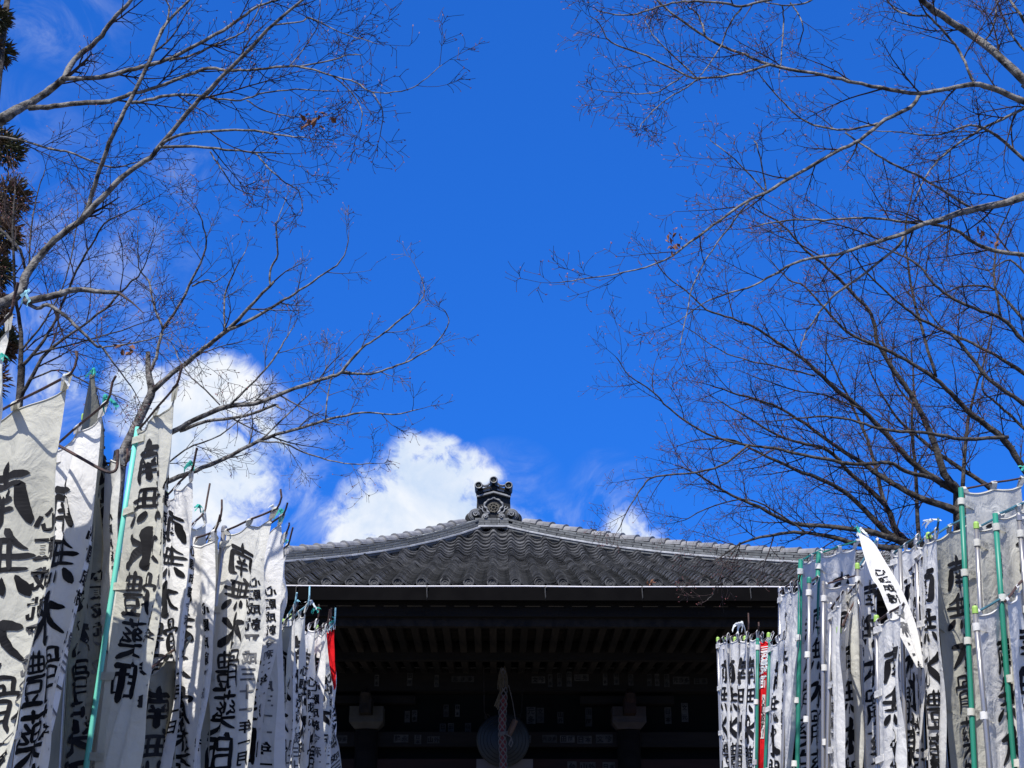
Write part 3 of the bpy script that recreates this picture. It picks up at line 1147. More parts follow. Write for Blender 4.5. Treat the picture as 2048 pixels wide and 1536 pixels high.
def ray_at_dist(px, py, P, W, far=False):
    """the point on the pixel's ray W metres from P, on the camera's side"""
    d = ray(px, py).normalized()
    oc = CAM - P
    bq = oc.dot(d)
    cq = oc.length_squared - W * W
    disc = bq * bq - cq
    s = -bq + (1 if far else -1) * (math.sqrt(disc) if disc > 0 else 0)
    return CAM + d * s


strap_cache = {}
DATES = ['平成三十年一月一日', '平成三十一年一月一日', '令和二年一月一日', '平成二十年一月一日']


def banner(label, pt, pbx, Y, cn, ebx, W=.45, cloth='cloth_white', pole='steel', rp=.0108, cap='cap', rod='rust', mirror=False, seed=1,
           main=True, small=True, date=0, wav=.026, rib=None, up=.12, H=1.75, edge=None, left=None, uc=None, over=.035, straps=True, first_v=.115, nloops=3, panel=False, poletop=.03, pitch=.192, far=None, slope=.16, su=None, ss=1.0):
    if far is None:
        far = not mirror
    r = random.Random(seed)
    P0 = at(pt[0], pt[1], Y)
    Pb = at(pbx, 1536, Y)
    pd = (Pb - P0).normalized()
    C0 = ray_at_dist(cn[0], cn[1], P0, W, far)
    Cb = at(ebx, 1536, C0.y)
    ed = (Cb - C0).normalized()
    base = P0 + pd * ((P0.z - 0.0) / -pd.z)
    root = thing('nobori_banner', label, 'banner', base, 'votive banners lining the path')
    O = Vector(base)
    xdir0 = (C0 - P0).normalized()
    gap = .028
    Lp = [P0 + xdir0 * gap, None]
    ph = [r.uniform(0, 6.28) for _ in range(5)]
    kf = [r.uniform(.9, 1.5), r.uniform(2.2, 3.2), r.uniform(.5, 1.1), r.uniform(-1.2, 1.2)]
    nrm0 = xdir0.cross(pd).normalized()
    if nrm0.dot(CAM - P0) < 0:
        nrm0 = -nrm0

    def path(poly, v):
        """poly: list of points; v in 0..1 along it"""
        k = len(poly) - 1
        f = min(max(v, 0), .99999) * k
        i = int(f)
        return poly[i].lerp(poly[i + 1], f - i)

    if edge:       # right edge traced as (px, py, Y) points
        epoly = [Vector(q) for q in catmull([tuple(at(*e)) for e in edge], 6)]
    else:
        epoly = [C0, C0 + ed * H]
    if left:
        lpoly = [Vector(q) for q in catmull([tuple(at(*e)) for e in left], 6)]
    else:
        lpoly = [P0 + xdir0 * gap, P0 + xdir0 * gap + pd * H]

    def S(u, v):
        a = path(lpoly, v)
        c = path(epoly, v)
        p = a.lerp(c, u)
        fold = .55 * math.sin(2 * math.pi * (kf[0] * u + kf[2] * v) + ph[0]) + .38 * math.sin(2 * math.pi * (kf[1] * u + kf[3] * v) + ph[1]) + .22 * math.sin(2 * math.pi * (2.6 * v - 1.1 * u) + ph[2])
        amp = (1.5 if mirror else 1.0) * wav * (.15 + .85 * smoothstep(u * 2.2)) * (.35 + .65 * smoothstep(v * 5))
        p = p + nrm0 * fold * amp
        if v < .25:
            sag = (.022 if mirror else .013) * (math.sin(math.pi * ((u * (nloops - 1)) % 1.0))) * (1 - v / .25) ** 2
            p = p + pd * sag
        return p

    def Sn(u, v):
        e = .004
        p = S(u, v)
        n = (S(u + e, v) - p).cross(S(u, v + e) - p)
        if n.length < 1e-12:
            n = nrm0.copy()
        n.normalize()
        if n.dot(CAM - p) < 0:
            n = -n
        return p, n

    nu, nv = 22, 88
    b = MB()
    vs = [S(i / nu, j / nv) - O for j in range(nv + 1) for i in range(nu + 1)]
    fs = [(j * (nu + 1) + i, j * (nu + 1) + i + 1, (j + 1) * (nu + 1) + i + 1, (j + 1) * (nu + 1) + i) for j in range(nv) for i in range(nu)]
    b.add(vs, fs)
    cl = b.build('cloth', M[cloth], root, smooth=True)
    # hem along the top
    b = MB()
    b.tube([S(i / nu, .004) - O for i in range(nu + 1)], .004, 4)
    b.build('hem', M[cloth], cl)
    # lettering
    Wd = (S(1, .3) - S(0, .3)).length
    Hh = (epoly[-1] - epoly[0]).length
    b = MB()

    def pix(p):
        d = p - CAM
        z = d.dot(FWD)
        return F * d.dot(RGT) / z, -F * d.dot(UPV) / z

    x0_, y0_ = pix(S(.1, .35))
    x1_, y1_ = pix(S(.9, .35))
    hpx = abs(pix(S(.5, .45))[1] - pix(S(.5, .25))[1]) / .2
    shear = 0.0 if slope is None else ((y0_ - y1_) - slope * (x1_ - x0_)) / .8 / max(hpx, 1)

    def put(vs, fs, ucen, vtop, wu, hv, lay=None, mi=0, off=.0034):
        pts = []
        for i, (x, y) in enumerate(vs):
            xx = (1 - x) if mirror else x
            u = ucen + (xx - .5) * wu
            v = vtop + (1 - y) * hv + shear * (u - .5)
            v = min(max(v, .004), .996)
            p, n = Sn(min(max(u, .0), 1), v)
            pts.append(p + n * (off + (.00012 * lay[i] if lay else 0)) - O)
        b.add(pts, fs, mi)

    ucm = uc if uc is not None else (.44 if mirror else .56)
    inkm = [M['ink_white'], M['ink_white']] if cloth == 'cloth_red' else [M['ink'], M['ink_grey']]
    if main:
        cw = min(.58, 1.18 * pitch / Wd)
        v = first_v / Hh
        for ch in '南無水體藥師':
            if v * Hh + P0.z * 0 > 1.45:
                break
            vs_, fs_, lay = brush(ch)
            q = Vector((seed * 3.1, ord(ch) * .37, 0))
            vs_ = [(x + .035 * mnoise.noise(q + Vector((x * 2.2, y * 2.2, 0))) + .014 * mnoise.noise(q + Vector((x * 8, y * 8, 3))), y + .035 * mnoise.noise(q + Vector((x * 2.2, y * 2.2, 7))) + .014 * mnoise.noise(q + Vector((x * 8, y * 8, 9)))) for x, y in vs_]
            put(vs_, fs_, ucm, v, cw, pitch * .94 / Hh, lay)
            v += pitch / Hh
    if small:
        us = su if su is not None else (.865 if mirror else .13)
        v = (first_v + .19) / Hh
        sp = .078 * ss
        txt = '心願成就' + DATES[date]
        for i, ch in enumerate(txt):
            vs_, fs_ = glyph(ch, .03)
            grey = 4 <= i < len(txt) - 5
            put(vs_, fs_, us, v, .068 * ss / Wd, .064 * ss / Hh, None, 1 if grey else 0)
            v += sp / Hh
            if v > .97:
                break
    if b.v:
        b.build('lettering', inkm, cl)
    if panel:      # white name panel sewn on the red cloth
        b = MB()
        vs = [Sn(.30 + .42 * i / 4, .38 + .22 * j / 8) for j in range(9) for i in range(5)]
        b.add([p + n * .004 - O for p, n in vs], [(j * 5 + i, j * 5 + i + 1, (j + 1) * 5 + i + 1, (j + 1) * 5 + i) for j in range(8) for i in range(4)])
        pn = b.build('name_panel', M['cloth_white'], cl)
        b = MB()
        v = .39
        for ch in '心願成就日':
            vs_, fs_ = glyph(ch, .02)
            put(vs_, fs_, .5, v, .05 / Wd, .05 / Hh, None, 0, .0062)
            v += .040
        b.build('panel_lettering', [M['ink']], cl)
        b = MB()
        v = .05
        for ch in '三河美薬師':
            vs_, fs_ = glyph(ch, .03)
            put(vs_, fs_, .5, v, .10 / Wd, .085 / Hh, None, 0)
            v += .058
        b.build('white_lettering', [M['ink_white']], cl)
    # pole
    if pole:
        b = MB()
        bow = nrm0 * r.uniform(-.02, .02) + xdir0 * r.uniform(-.006, .006)
        b.tube([P0 - pd * poletop - O] + [P0.lerp(base, k / 8) + bow * math.sin(math.pi * k / 8) - O for k in range(1, 8)] + [Vector((0, 0, 0))], rp, 12)
        po = b.build('pole', M[pole], root, smooth=True)
        if cap:
            b = MB()
            zq = (-pd).to_track_quat('Z', 'X').to_matrix().to_4x4()
            zq.translation = P0 - pd * poletop - O
            b.lathe([(rp + .002, -.02), (rp + .002, .004), (rp * .8, .012), (rp * .2, .014)], 12, zq)
            b.build('cap', M[cap], po)
        if straps:
            key = round(rp, 4)
            d = 0.03 + r.uniform(-.01, .03)
            while d < H:
                q = P0 + pd * d
                v = d / H
                xd = (S(.10, v) - q)
                z = -pd
                xd = (xd - z * xd.dot(z)).normalized()
                yd = z.cross(xd)
                m = Matrix((xd, yd, z)).transposed().to_4x4()
                m.translation = q - O
                m = m @ Matrix.Rotation(r.uniform(-.10, .10), 4, 'Y')
                k2 = (key, cloth if cloth != 'cloth_red' else 'cloth_white')
                if k2 not in strap_cache:
                    strap_cache[k2] = strap_mesh(rp).mesh('strap', M[k2[1]], False)
                link('strap', strap_cache[k2], root, m)
                d += .335 + r.uniform(-.04, .04)
    # rod through the loops, its end bent up
    if rod:
        b = MB()
        up3 = -pd
        a = P0 - pd * .012
        e = C0 - ed * over + xdir0 * .03
        mid = a.lerp(e, .5) - pd * .004
        pts = [a - xdir0 * .01, a.lerp(e, .25), mid, a.lerp(e, .75), e]
        if up:
            pts += [e + xdir0 * .02 + up3 * .02, e + xdir0 * .03 + up3 * up * .5, e + xdir0 * (.03 + r.uniform(-.02, .03)) + up3 * up * r.uniform(.6, 1.15)]
        b.tube([p - O for p in pts], .0052, 6)
        b.build('crossbar', M[rod], root)
        for i in range(nloops):
            u = .03 + .94 * i / (nloops - 1)
            p = S(u, .003)
            q = a.lerp(e, min(1, u))
            w = xdir0 * .020
            nn = nrm0 * .008
            t_ = q + up3 * .012
            b = MB()
            b.add([p - w + nn * .4 - O, p + w + nn * .4 - O, q + w + nn - O, q - w + nn - O, t_ - w - O, t_ + w - O, q + w - nn - O, q - w - nn - O, p - w - nn * .4 - O, p + w - nn * .4 - O],
                  [(0, 1, 2, 3), (3, 2, 5, 4), (4, 5, 6, 7), (7, 6, 9, 8)])
            b.build('top_loop', M[cloth if cloth != 'cloth_red' else 'cloth_white'], root)
    if rib:
        for (mt, size, dx, dz) in rib:
            o = ribbon_mesh(r, size * .62).build('tie_ribbon', M[mt], root)
            o.location = C0 + Vector((dx, -.01, dz + over)) - O
    return root


G = 'votive banners lining the path'
# ---- left row, near to far
banner('creased cream banner nearest the viewer, cut off by the left edge', (-75, 868), -150, 5.15, (128, 772), 30, W=.60, cloth='cloth_cream', mirror=True, seed=11, rod='rust', up=.11, date=1, uc=.50, rib=[('ribbon_white', .06, 0, 0)], wav=.030, pitch=.262, first_v=.22, ss=1.35,
       edge=[(128, 772, 5.0), (108, 920, 5.0), (103, 1090, 5.0), (88, 1260, 5.0), (58, 1410, 5.0), (28, 1540, 5.0), (-40, 1800, 5.0)])
banner('white banner directly right of the cream one at the left edge', (100, 905), 20, 5.45, (203, 828), 95, W=.42, cloth='cloth_white', mirror=True, seed=12, date=1, pole='steel', rib=[('ribbon', .09, .01, .03)], up=.14, uc=.40, pitch=.222, first_v=.19, ss=1.15,
       edge=[(203, 828, 5.25), (190, 940, 5.25), (187, 1060, 5.25), (160, 1180, 5.25), (150, 1290, 5.25), (120, 1420, 5.25), (94, 1540, 5.25), (40, 1760, 5.25)])
banner('dim narrow banner tied to a point, behind the white one at left', (168, 845), 150, 6.1, (196, 800), 215, W=.30, cloth='cloth_shaded', uc=.66, pitch=.235, mirror=True, seed=13, pole='steel', rod=None, small=False, rib=[('ribbon', .08, -.03, .1)],
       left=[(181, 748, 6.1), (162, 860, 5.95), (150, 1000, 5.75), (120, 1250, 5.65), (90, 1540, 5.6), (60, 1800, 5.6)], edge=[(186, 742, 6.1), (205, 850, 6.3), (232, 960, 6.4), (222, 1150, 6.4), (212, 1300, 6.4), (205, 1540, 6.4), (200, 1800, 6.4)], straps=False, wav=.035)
banner('thin pale banner squeezed against the left of the teal pole', (205, 930), 165, 6.3, (246, 945), 235, W=.32, cloth='cloth_pale', mirror=True, seed=14, pole='green_pole', rod='rust', up=.10, date=0, main=False,
       edge=[(238, 905, 6.0), (246, 1000, 6.0), (236, 1120, 6.0), (222, 1260, 6.0), (214, 1540, 6.0), (205, 1800, 6.0)])
banner('grey-white banner on the teal pole, large characters all showing', (274, 868), 182, 5.85, (346, 792), 264, W=.42, cloth='cloth_cream', pole='teal_pole', rp=.0118, cap=None, mirror=True, seed=15, date=0, up=.12, wav=.022,
       edge=[(346, 795, 5.65), (343, 920, 5.65), (340, 1050, 5.65), (330, 1200, 5.65), (311, 1320, 5.65), (285, 1430, 5.65), (264, 1540, 5.65), (225, 1760, 5.65)])
banner('low cream banner in shade whose top starts beside the teal pole foot', (288, 1352), 268, 6.05, (372, 1296), 345, W=.42, cloth='cloth_shaded', mirror=True, seed=16, far=True, up=0, small=True, uc=.35, pole='steel', H=1.2, first_v=.10)
banner('white banner with folded top, right of the teal-pole banner', (330, 1000), 268, 6.5, (379, 958), 344, W=.40, cloth='cloth_white', mirror=True, seed=17, date=2, rib=[('ribbon', .07, 0, .04)], up=.10,
       edge=[(379, 958, 6.2), (384, 1050, 6.2), (380, 1150, 6.2), (375, 1260, 6.2), (363, 1400, 6.2), (345, 1540, 6.2), (315, 1800, 6.2)])
banner('cream banner half hidden left of the shiny steel pole, nearer one', (366, 1072), 310, 6.75, (405, 1042), 392, W=.38, cloth='cloth_pale', mirror=True, seed=18, far=True, date=1, rib=[('ribbon', .08, -.02, .04)], up=.14, small=True, wav=.035)
banner('cream banner rolled tight under a green cap, left of steel pole', (404, 1096), 372, 7.2, (436, 1058), 410, W=.36, cloth='cloth_cream', mirror=True, seed=19, pole='green_pole', rp=.018, cap='green_pole', small=False, up=.10, wav=.035)
banner('tall cream banner on a shiny steel pole, six characters readable', (447, 1068), 388, 6.95, (545, 1034), 494, W=.43, cloth='cloth_pale', mirror=True, seed=20, date=1, rp=.0125, cap='steel', up=.10, wav=.018, rib=[('ribbon_white', .05, 0, .02)], pitch=.188,
       edge=[(545, 1034, 6.7), (532, 1110, 6.7), (525, 1190, 6.7), (515, 1300, 6.7), (502, 1420, 6.7), (492, 1540, 6.7), (470, 1760, 6.7)])
banner('clean white banner just behind the one on the shiny steel pole', (480, 1092), 440, 7.45, (560, 1046), 518, W=.44, cloth='cloth_white', mirror=True, seed=21, date=2, up=.08, rib=[('ribbon', .08, 0, .03)], wav=.022,
       edge=[(560, 1046, 7.15), (556, 1150, 7.15), (548, 1260, 7.15), (535, 1370, 7.15), (519, 1540, 7.15), (500, 1760, 7.15)])
banner('white banner with bulging edge overlapping the left roof corner', (520, 1140), 492, 8.0, (572, 1105), 566, W=.40, cloth='cloth_white', mirror=True, seed=22, small=False, up=.08, rib=[('ribbon', .05, 0, .03)],
       edge=[(572, 1105, 7.75), (570, 1150, 7.75), (580, 1180, 7.72), (576, 1215, 7.75), (562, 1260, 7.78), (566, 1540, 7.8), (560, 1700, 7.8)])
banner('greenish cream banner in shade between white ones, left row middle', (533, 1248), 508, 7.9, (566, 1226), 540, W=.36, cloth='cloth_cream', mirror=True, seed=23, far=True, date=3, up=0, wav=.03)
banner('second greenish cream banner, its small text beside the first one', (552, 1262), 530, 8.3, (587, 1238), 562, W=.36, cloth='cloth_cream', mirror=True, seed=24, date=3, up=.05)
banner('white banner with light blue rod tops, left row far part', (566, 1252), 552, 8.55, (588, 1222), 582, W=.36, cloth='cloth_white', mirror=True, seed=25, date=2, up=.08, rod='ribbon_blue', rib=[('ribbon_blue', .07, .02, .02)])
banner('wide pale banner hung from a light blue rod, left row far part', (582, 1242), 570, 8.9, (613, 1222), 597, W=.42, cloth='cloth_pale', mirror=True, seed=26, date=1, up=.10, rod='ribbon_blue', rib=[('ribbon_white', .07, .03, .02), ('ribbon', .06, .05, -.02)])
banner('white strip banner between wide pale banner and far white pair', (604, 1262), 596, 9.2, (632, 1252), 616, W=.36, cloth='cloth_white', mirror=True, seed=27, date=0, up=.10)
banner('bright white banner with two rods, last but two in left row', (620, 1276), 606, 9.3, (652, 1262), 642, W=.42, cloth='cloth_white', mirror=True, seed=28, date=2, up=.12)
banner('narrow white banner with bent rods, next to red one at left', (634, 1262), 640, 9.8, (659, 1252), 660, W=.40, cloth='cloth_pale', mirror=True, seed=29, date=1, up=.10)
banner('red banner at the far end of the left row', (652, 1270), 648, 9.6, (668, 1260), 676, W=.40, cloth='cloth_red', mirror=True, seed=30, main=False, small=False, up=.10, rod='ribbon_blue', rib=[('ribbon', .07, 0, .02)],
       left=[(653, 1262, 9.25), (655, 1300, 9.25), (661, 1345, 9.22), (667, 1372, 9.2), (668, 1378, 9.2)], edge=[(668, 1258, 9.15), (668, 1295, 9.15), (671, 1330, 9.15), (672, 1355, 9.15), (669, 1380, 9.2)], wav=.006)
banner('last grey banner below the red one, left row far end', (655, 1300), 652, 9.95, (669, 1296), 679, W=.36, cloth='cloth_white', mirror=True, seed=31, date=1, up=0, rod=None, main=True, uc=.3,
       edge=[(664, 1300, 9.65), (671, 1390, 9.65), (671, 1460, 9.65), (678, 1540, 9.65), (680, 1700, 9.65)])

nb = banner('pale banner corner peeking in at the left edge above the cream one', (-70, 730), -140, 4.5, (13, 655), -60, W=.45, cloth='cloth_pale', mirror=True, seed=33, main=False, small=False, up=.10, rod='rust', rib=[('ribbon_blue', .06, .05, .08), ('ribbon', .05, .0, -.13)],
       edge=[(13, 655, 4.3), (12, 720, 4.3), (3, 790, 4.3), (-20, 900, 4.3), (-60, 1200, 4.3), (-100, 1600, 4.3)])
b = MB()
b.tube([Vector(q) - nb.location for q in catmull([tuple(at(*q)) for q in ((40, 850, 5.6), (108, 886, 5.3), (160, 915, 5.15), (205, 940, 5.1), (224, 944, 5.1), (234, 934, 5.1), (235, 900, 5.1))], 5)], .006, 6)
b.build('bent_rod', M['rust'], nb)

banner('white banner with dark stacked characters, left of the shiny steel pole', (352, 1098), 318, 7.05, (424, 1078), 404, W=.40, cloth='cloth_white', mirror=True, seed=34, date=0, up=.10, wav=.03, uc=.36)
banner('pale banner showing its date column, right behind the clean white one', (505, 1120), 470, 7.75, (567, 1082), 540, W=.40, cloth='cloth_pale', mirror=True, seed=35, date=1, up=.07, wav=.03)

# ---- right row, near to far
banner('grey-white banner on the tall green pole, topmost of right row', (1922, 984), 1947, 6.35, (2043, 970), 2085, W=.46, cloth='cloth_pale', pole='green_pole', rp=.0118, cap=None, rod='rust', seed=41, small=False, up=.0, wav=.02, first_v=.13, poletop=.02, rib=[('ribbon', .06, .02, .05)])
banner('grey-white banner on the green pole at the right edge', (1991, 1036), 2036, 6.05, (2075, 1010), 2130, W=.45, cloth='cloth_pale', pole='green_pole', rp=.0118, cap=None, rod='blue_rod', seed=42, small=False, up=0, first_v=.10, poletop=.02)
banner('banner on steel pole with lime cap left of the right-edge green pole', (1953, 1062), 1979, 6.2, (2046, 1022), 2080, W=.46, cloth='cloth_pale', rod='blue_rod', seed=43, small=False, up=0)
banner('banner cut by the right edge, on steel pole with grey cap', (2039, 1046), 2078, 6.0, (2140, 1010), 2180, W=.45, cloth='cloth_pale', rod='blue_rod', cap='steel', seed=44, small=False, up=0)
banner('low white banner at right edge whose lime cap sits mid-pole height', (1951, 1232), 1977, 5.9, (2046, 1190), 2064, W=.45, cloth='cloth_white', rod='blue_rod', seed=45, small=False, up=0, H=1.3)
banner('white strip banner crossing the green pole at the lower right corner', (2012, 1208), 2036, 5.75, (2052, 1168), 2075, W=.40, cloth='cloth_white', pole=None, rod='rust', seed=46, main=True, small=False, up=0, straps=False, H=1.3, uc=.75)
banner('cream banner with bold characters left of the tall green pole', (1858, 1082), 1898, 6.6, (1934, 1046), 1962, W=.45, cloth='cloth_cream', rod='blue_rod', seed=47, small=False, up=0, uc=.60, wav=.026)
banner('white banner on paired steel poles left of the cream one', (1833, 1094), 1853, 6.85, (1872, 1074), 1885, W=.42, cloth='cloth_white', rod='blue_rod', cap='steel', seed=48, far=False, small=False, up=.06, rib=[('ribbon_white', .07, -.02, .04)])
banner('white banner with dark first character behind paired steel poles', (1786, 1112), 1780, 7.35, (1834, 1086), 1850, W=.45, cloth='cloth_white', rod='blue_rod', cap=None, seed=49, far=False, small=False, up=0, uc=.68)
banner('bright white banner blown over, hanging slantwise across right row', (1800, 1110), 1806, 7.0, (1722, 1072), 1760, W=.5, cloth='cloth_white', rod=None, cap=None, seed=50, main=False, date=2, wav=.010, first_v=.10, straps=False, su=.45, ss=.85, slope=None, rib=[('ribbon_white', .08, .0, .0), ('ribbon', .06, -.02, .01)],
       left=[(1716, 1066, 7.0), (1728, 1110, 6.9), (1743, 1155, 6.85), (1758, 1178, 6.8), (1786, 1245, 6.75), (1834, 1335, 6.7)], edge=[(1720, 1066, 7.0), (1750, 1088, 6.95), (1777, 1133, 6.9), (1808, 1188, 6.85), (1830, 1250, 6.8), (1846, 1335, 6.72)])
banner('shaded banner with lime cap and dated text, under the slanting one', (1715, 1142), 1727, 7.3, (1752, 1094), 1756, W=.42, cloth='cloth_white', rod='blue_rod', seed=51, date=1, up=0, wav=.03)
banner('low white banner with lime cap just under the slanting one', (1753, 1248), 1758, 6.75, (1803, 1226), 1812, W=.40, cloth='cloth_white', rod='rust', seed=52, far=False, small=False, up=0, H=1.3)
banner('grey shaded banner on left-hand tall green pole before the roof', (1637, 1112), 1630, 7.7, (1712, 1094), 1712, W=.45, cloth='cloth_white', pole='green_pole', rp=.0125, cap=None, rod='green_pole', seed=53, small=False, up=0, poletop=.02, wav=.016)
banner('grey shaded banner on the leftmost of the tall green poles', (1601, 1126), 1589, 7.95, (1640, 1112), 1630, W=.42, cloth='cloth_white', pole='green_pole', rp=.0125, cap=None, rod='green_pole', seed=54, small=False, up=0, poletop=.02)
banner('grey banner on thin steel pole between the two left green poles', (1618, 1170), 1611, 7.5, (1650, 1156), 1645, W=.40, cloth='cloth_white', rod='rust', cap='green_pole', seed=55, small=False, up=0)
banner('shaded banner with large first character right of left green poles', (1647, 1174), 1651, 7.35, (1724, 1160), 1722, W=.45, cloth='cloth_white', rod='rust', cap=None, seed=56, small=False, up=0, uc=.60, wav=.016)
banner('low shaded banner hanging from a steep rod, right row middle', (1678, 1270), 1681, 7.1, (1714, 1206), 1716, W=.42, cloth='cloth_white', rod='rust', seed=57, small=False, up=0, H=1.4)
banner('white banner with dated text beside the leftmost tall green pole', (1578, 1194), 1570, 8.3, (1596, 1176), 1580, W=.38, cloth='cloth_white', rod='rust', cap='steel', seed=58, far=False, date=2, main=False, up=.04)
banner('white banner on steel pole left of the dated one, right row', (1560, 1188), 1557, 8.6, (1582, 1178), 1580, W=.40, cloth='cloth_white', rod='rust', cap='steel', seed=59, far=False, small=False, up=0)
banner('sunlit banner on green pole standing right of the red one', (1540, 1290), 1532, 8.8, (1566, 1276), 1560, W=.30, cloth='cloth_white', pole='green_pole', rp=.0105, cap=None, rod='rust', seed=60, far=False, small=False, up=0)
banner('red banner with white lettering and name panel in the right row', (1537, 1278), 1530, 9.3, (1545, 1276), 1536, W=.30, cloth='cloth_red', pole='steel', cap='cap', rod='rust', seed=61, far=True, main=False, small=False, up=0, panel=True, wav=.006, straps=False,
       left=[(1521, 1284, 8.95), (1519, 1340, 8.95), (1516, 1440, 8.95), (1512, 1540, 8.95), (1508, 1700, 8.95)], edge=[(1541, 1282, 8.85), (1540, 1340, 8.85), (1537, 1440, 8.85), (1532, 1540, 8.85), (1528, 1700, 8.85)])
banner('sunlit white banner on green pole left of the right-hand red one', (1515, 1286), 1509, 8.9, (1524, 1278), 1518, W=.30, cloth='cloth_white', pole='green_pole', rp=.0100, cap=None, rod='rust', seed=62, far=True, small=False, up=0)
banner('fourth sunlit white banner from the dark doorway, right row', (1490, 1284), 1491, 9.75, (1514, 1274), 1508, W=.42, cloth='cloth_white', rod='rust', seed=63, far=False, small=False, up=.06)
banner('third sunlit white banner from the dark doorway, right row', (1470, 1286), 1472, 9.95, (1494, 1276), 1492, W=.42, cloth='cloth_white', rod='rust', seed=64, far=False, small=False, up=.12, rib=[('ribbon_white', .12, -.03, .06)])
banner('second sunlit white banner from the dark doorway, right row', (1449, 1286), 1456, 10.15, (1474, 1278), 1474, W=.42, cloth='cloth_white', rod='rust', seed=65, far=False, small=False, up=0)
banner('outermost sunlit white banner next to the dark doorway, right row', (1436, 1286), 1443, 10.35, (1456, 1279), 1459, W=.42, cloth='cloth_white', rod='rust', seed=66, far=False, small=False, up=0)

banner('narrow white strip banner with lime cap between slanting and cream ones', (1815, 1150), 1826, 7.15, (1842, 1132), 1846, W=.38, cloth='cloth_white', rod='rust', seed=71, far=False, small=False, up=0)
banner('narrow pale strip banner left of the low steep-rod banner', (1662, 1222), 1660, 7.25, (1684, 1200), 1684, W=.36, cloth='cloth_white', rod='rust', cap='steel', seed=72, far=False, small=True, main=False, date=1, up=0, H=1.5)
banner('narrow dated strip banner just left of the lime-capped shaded one', (1697, 1192), 1700, 7.55, (1716, 1178), 1716, W=.36, cloth='cloth_pale', rod='rust', cap='steel', seed=73, far=False, small=True, main=False, date=0, up=0, H=1.5)
banner('narrow dim banner in shade between white and teal-pole ones', (148, 1010), 118, 5.75, (196, 985), 176, W=.36, cloth='cloth_shaded', mirror=True, seed=74, far=True, date=0, up=0, rod=None, straps=False, wav=.035)


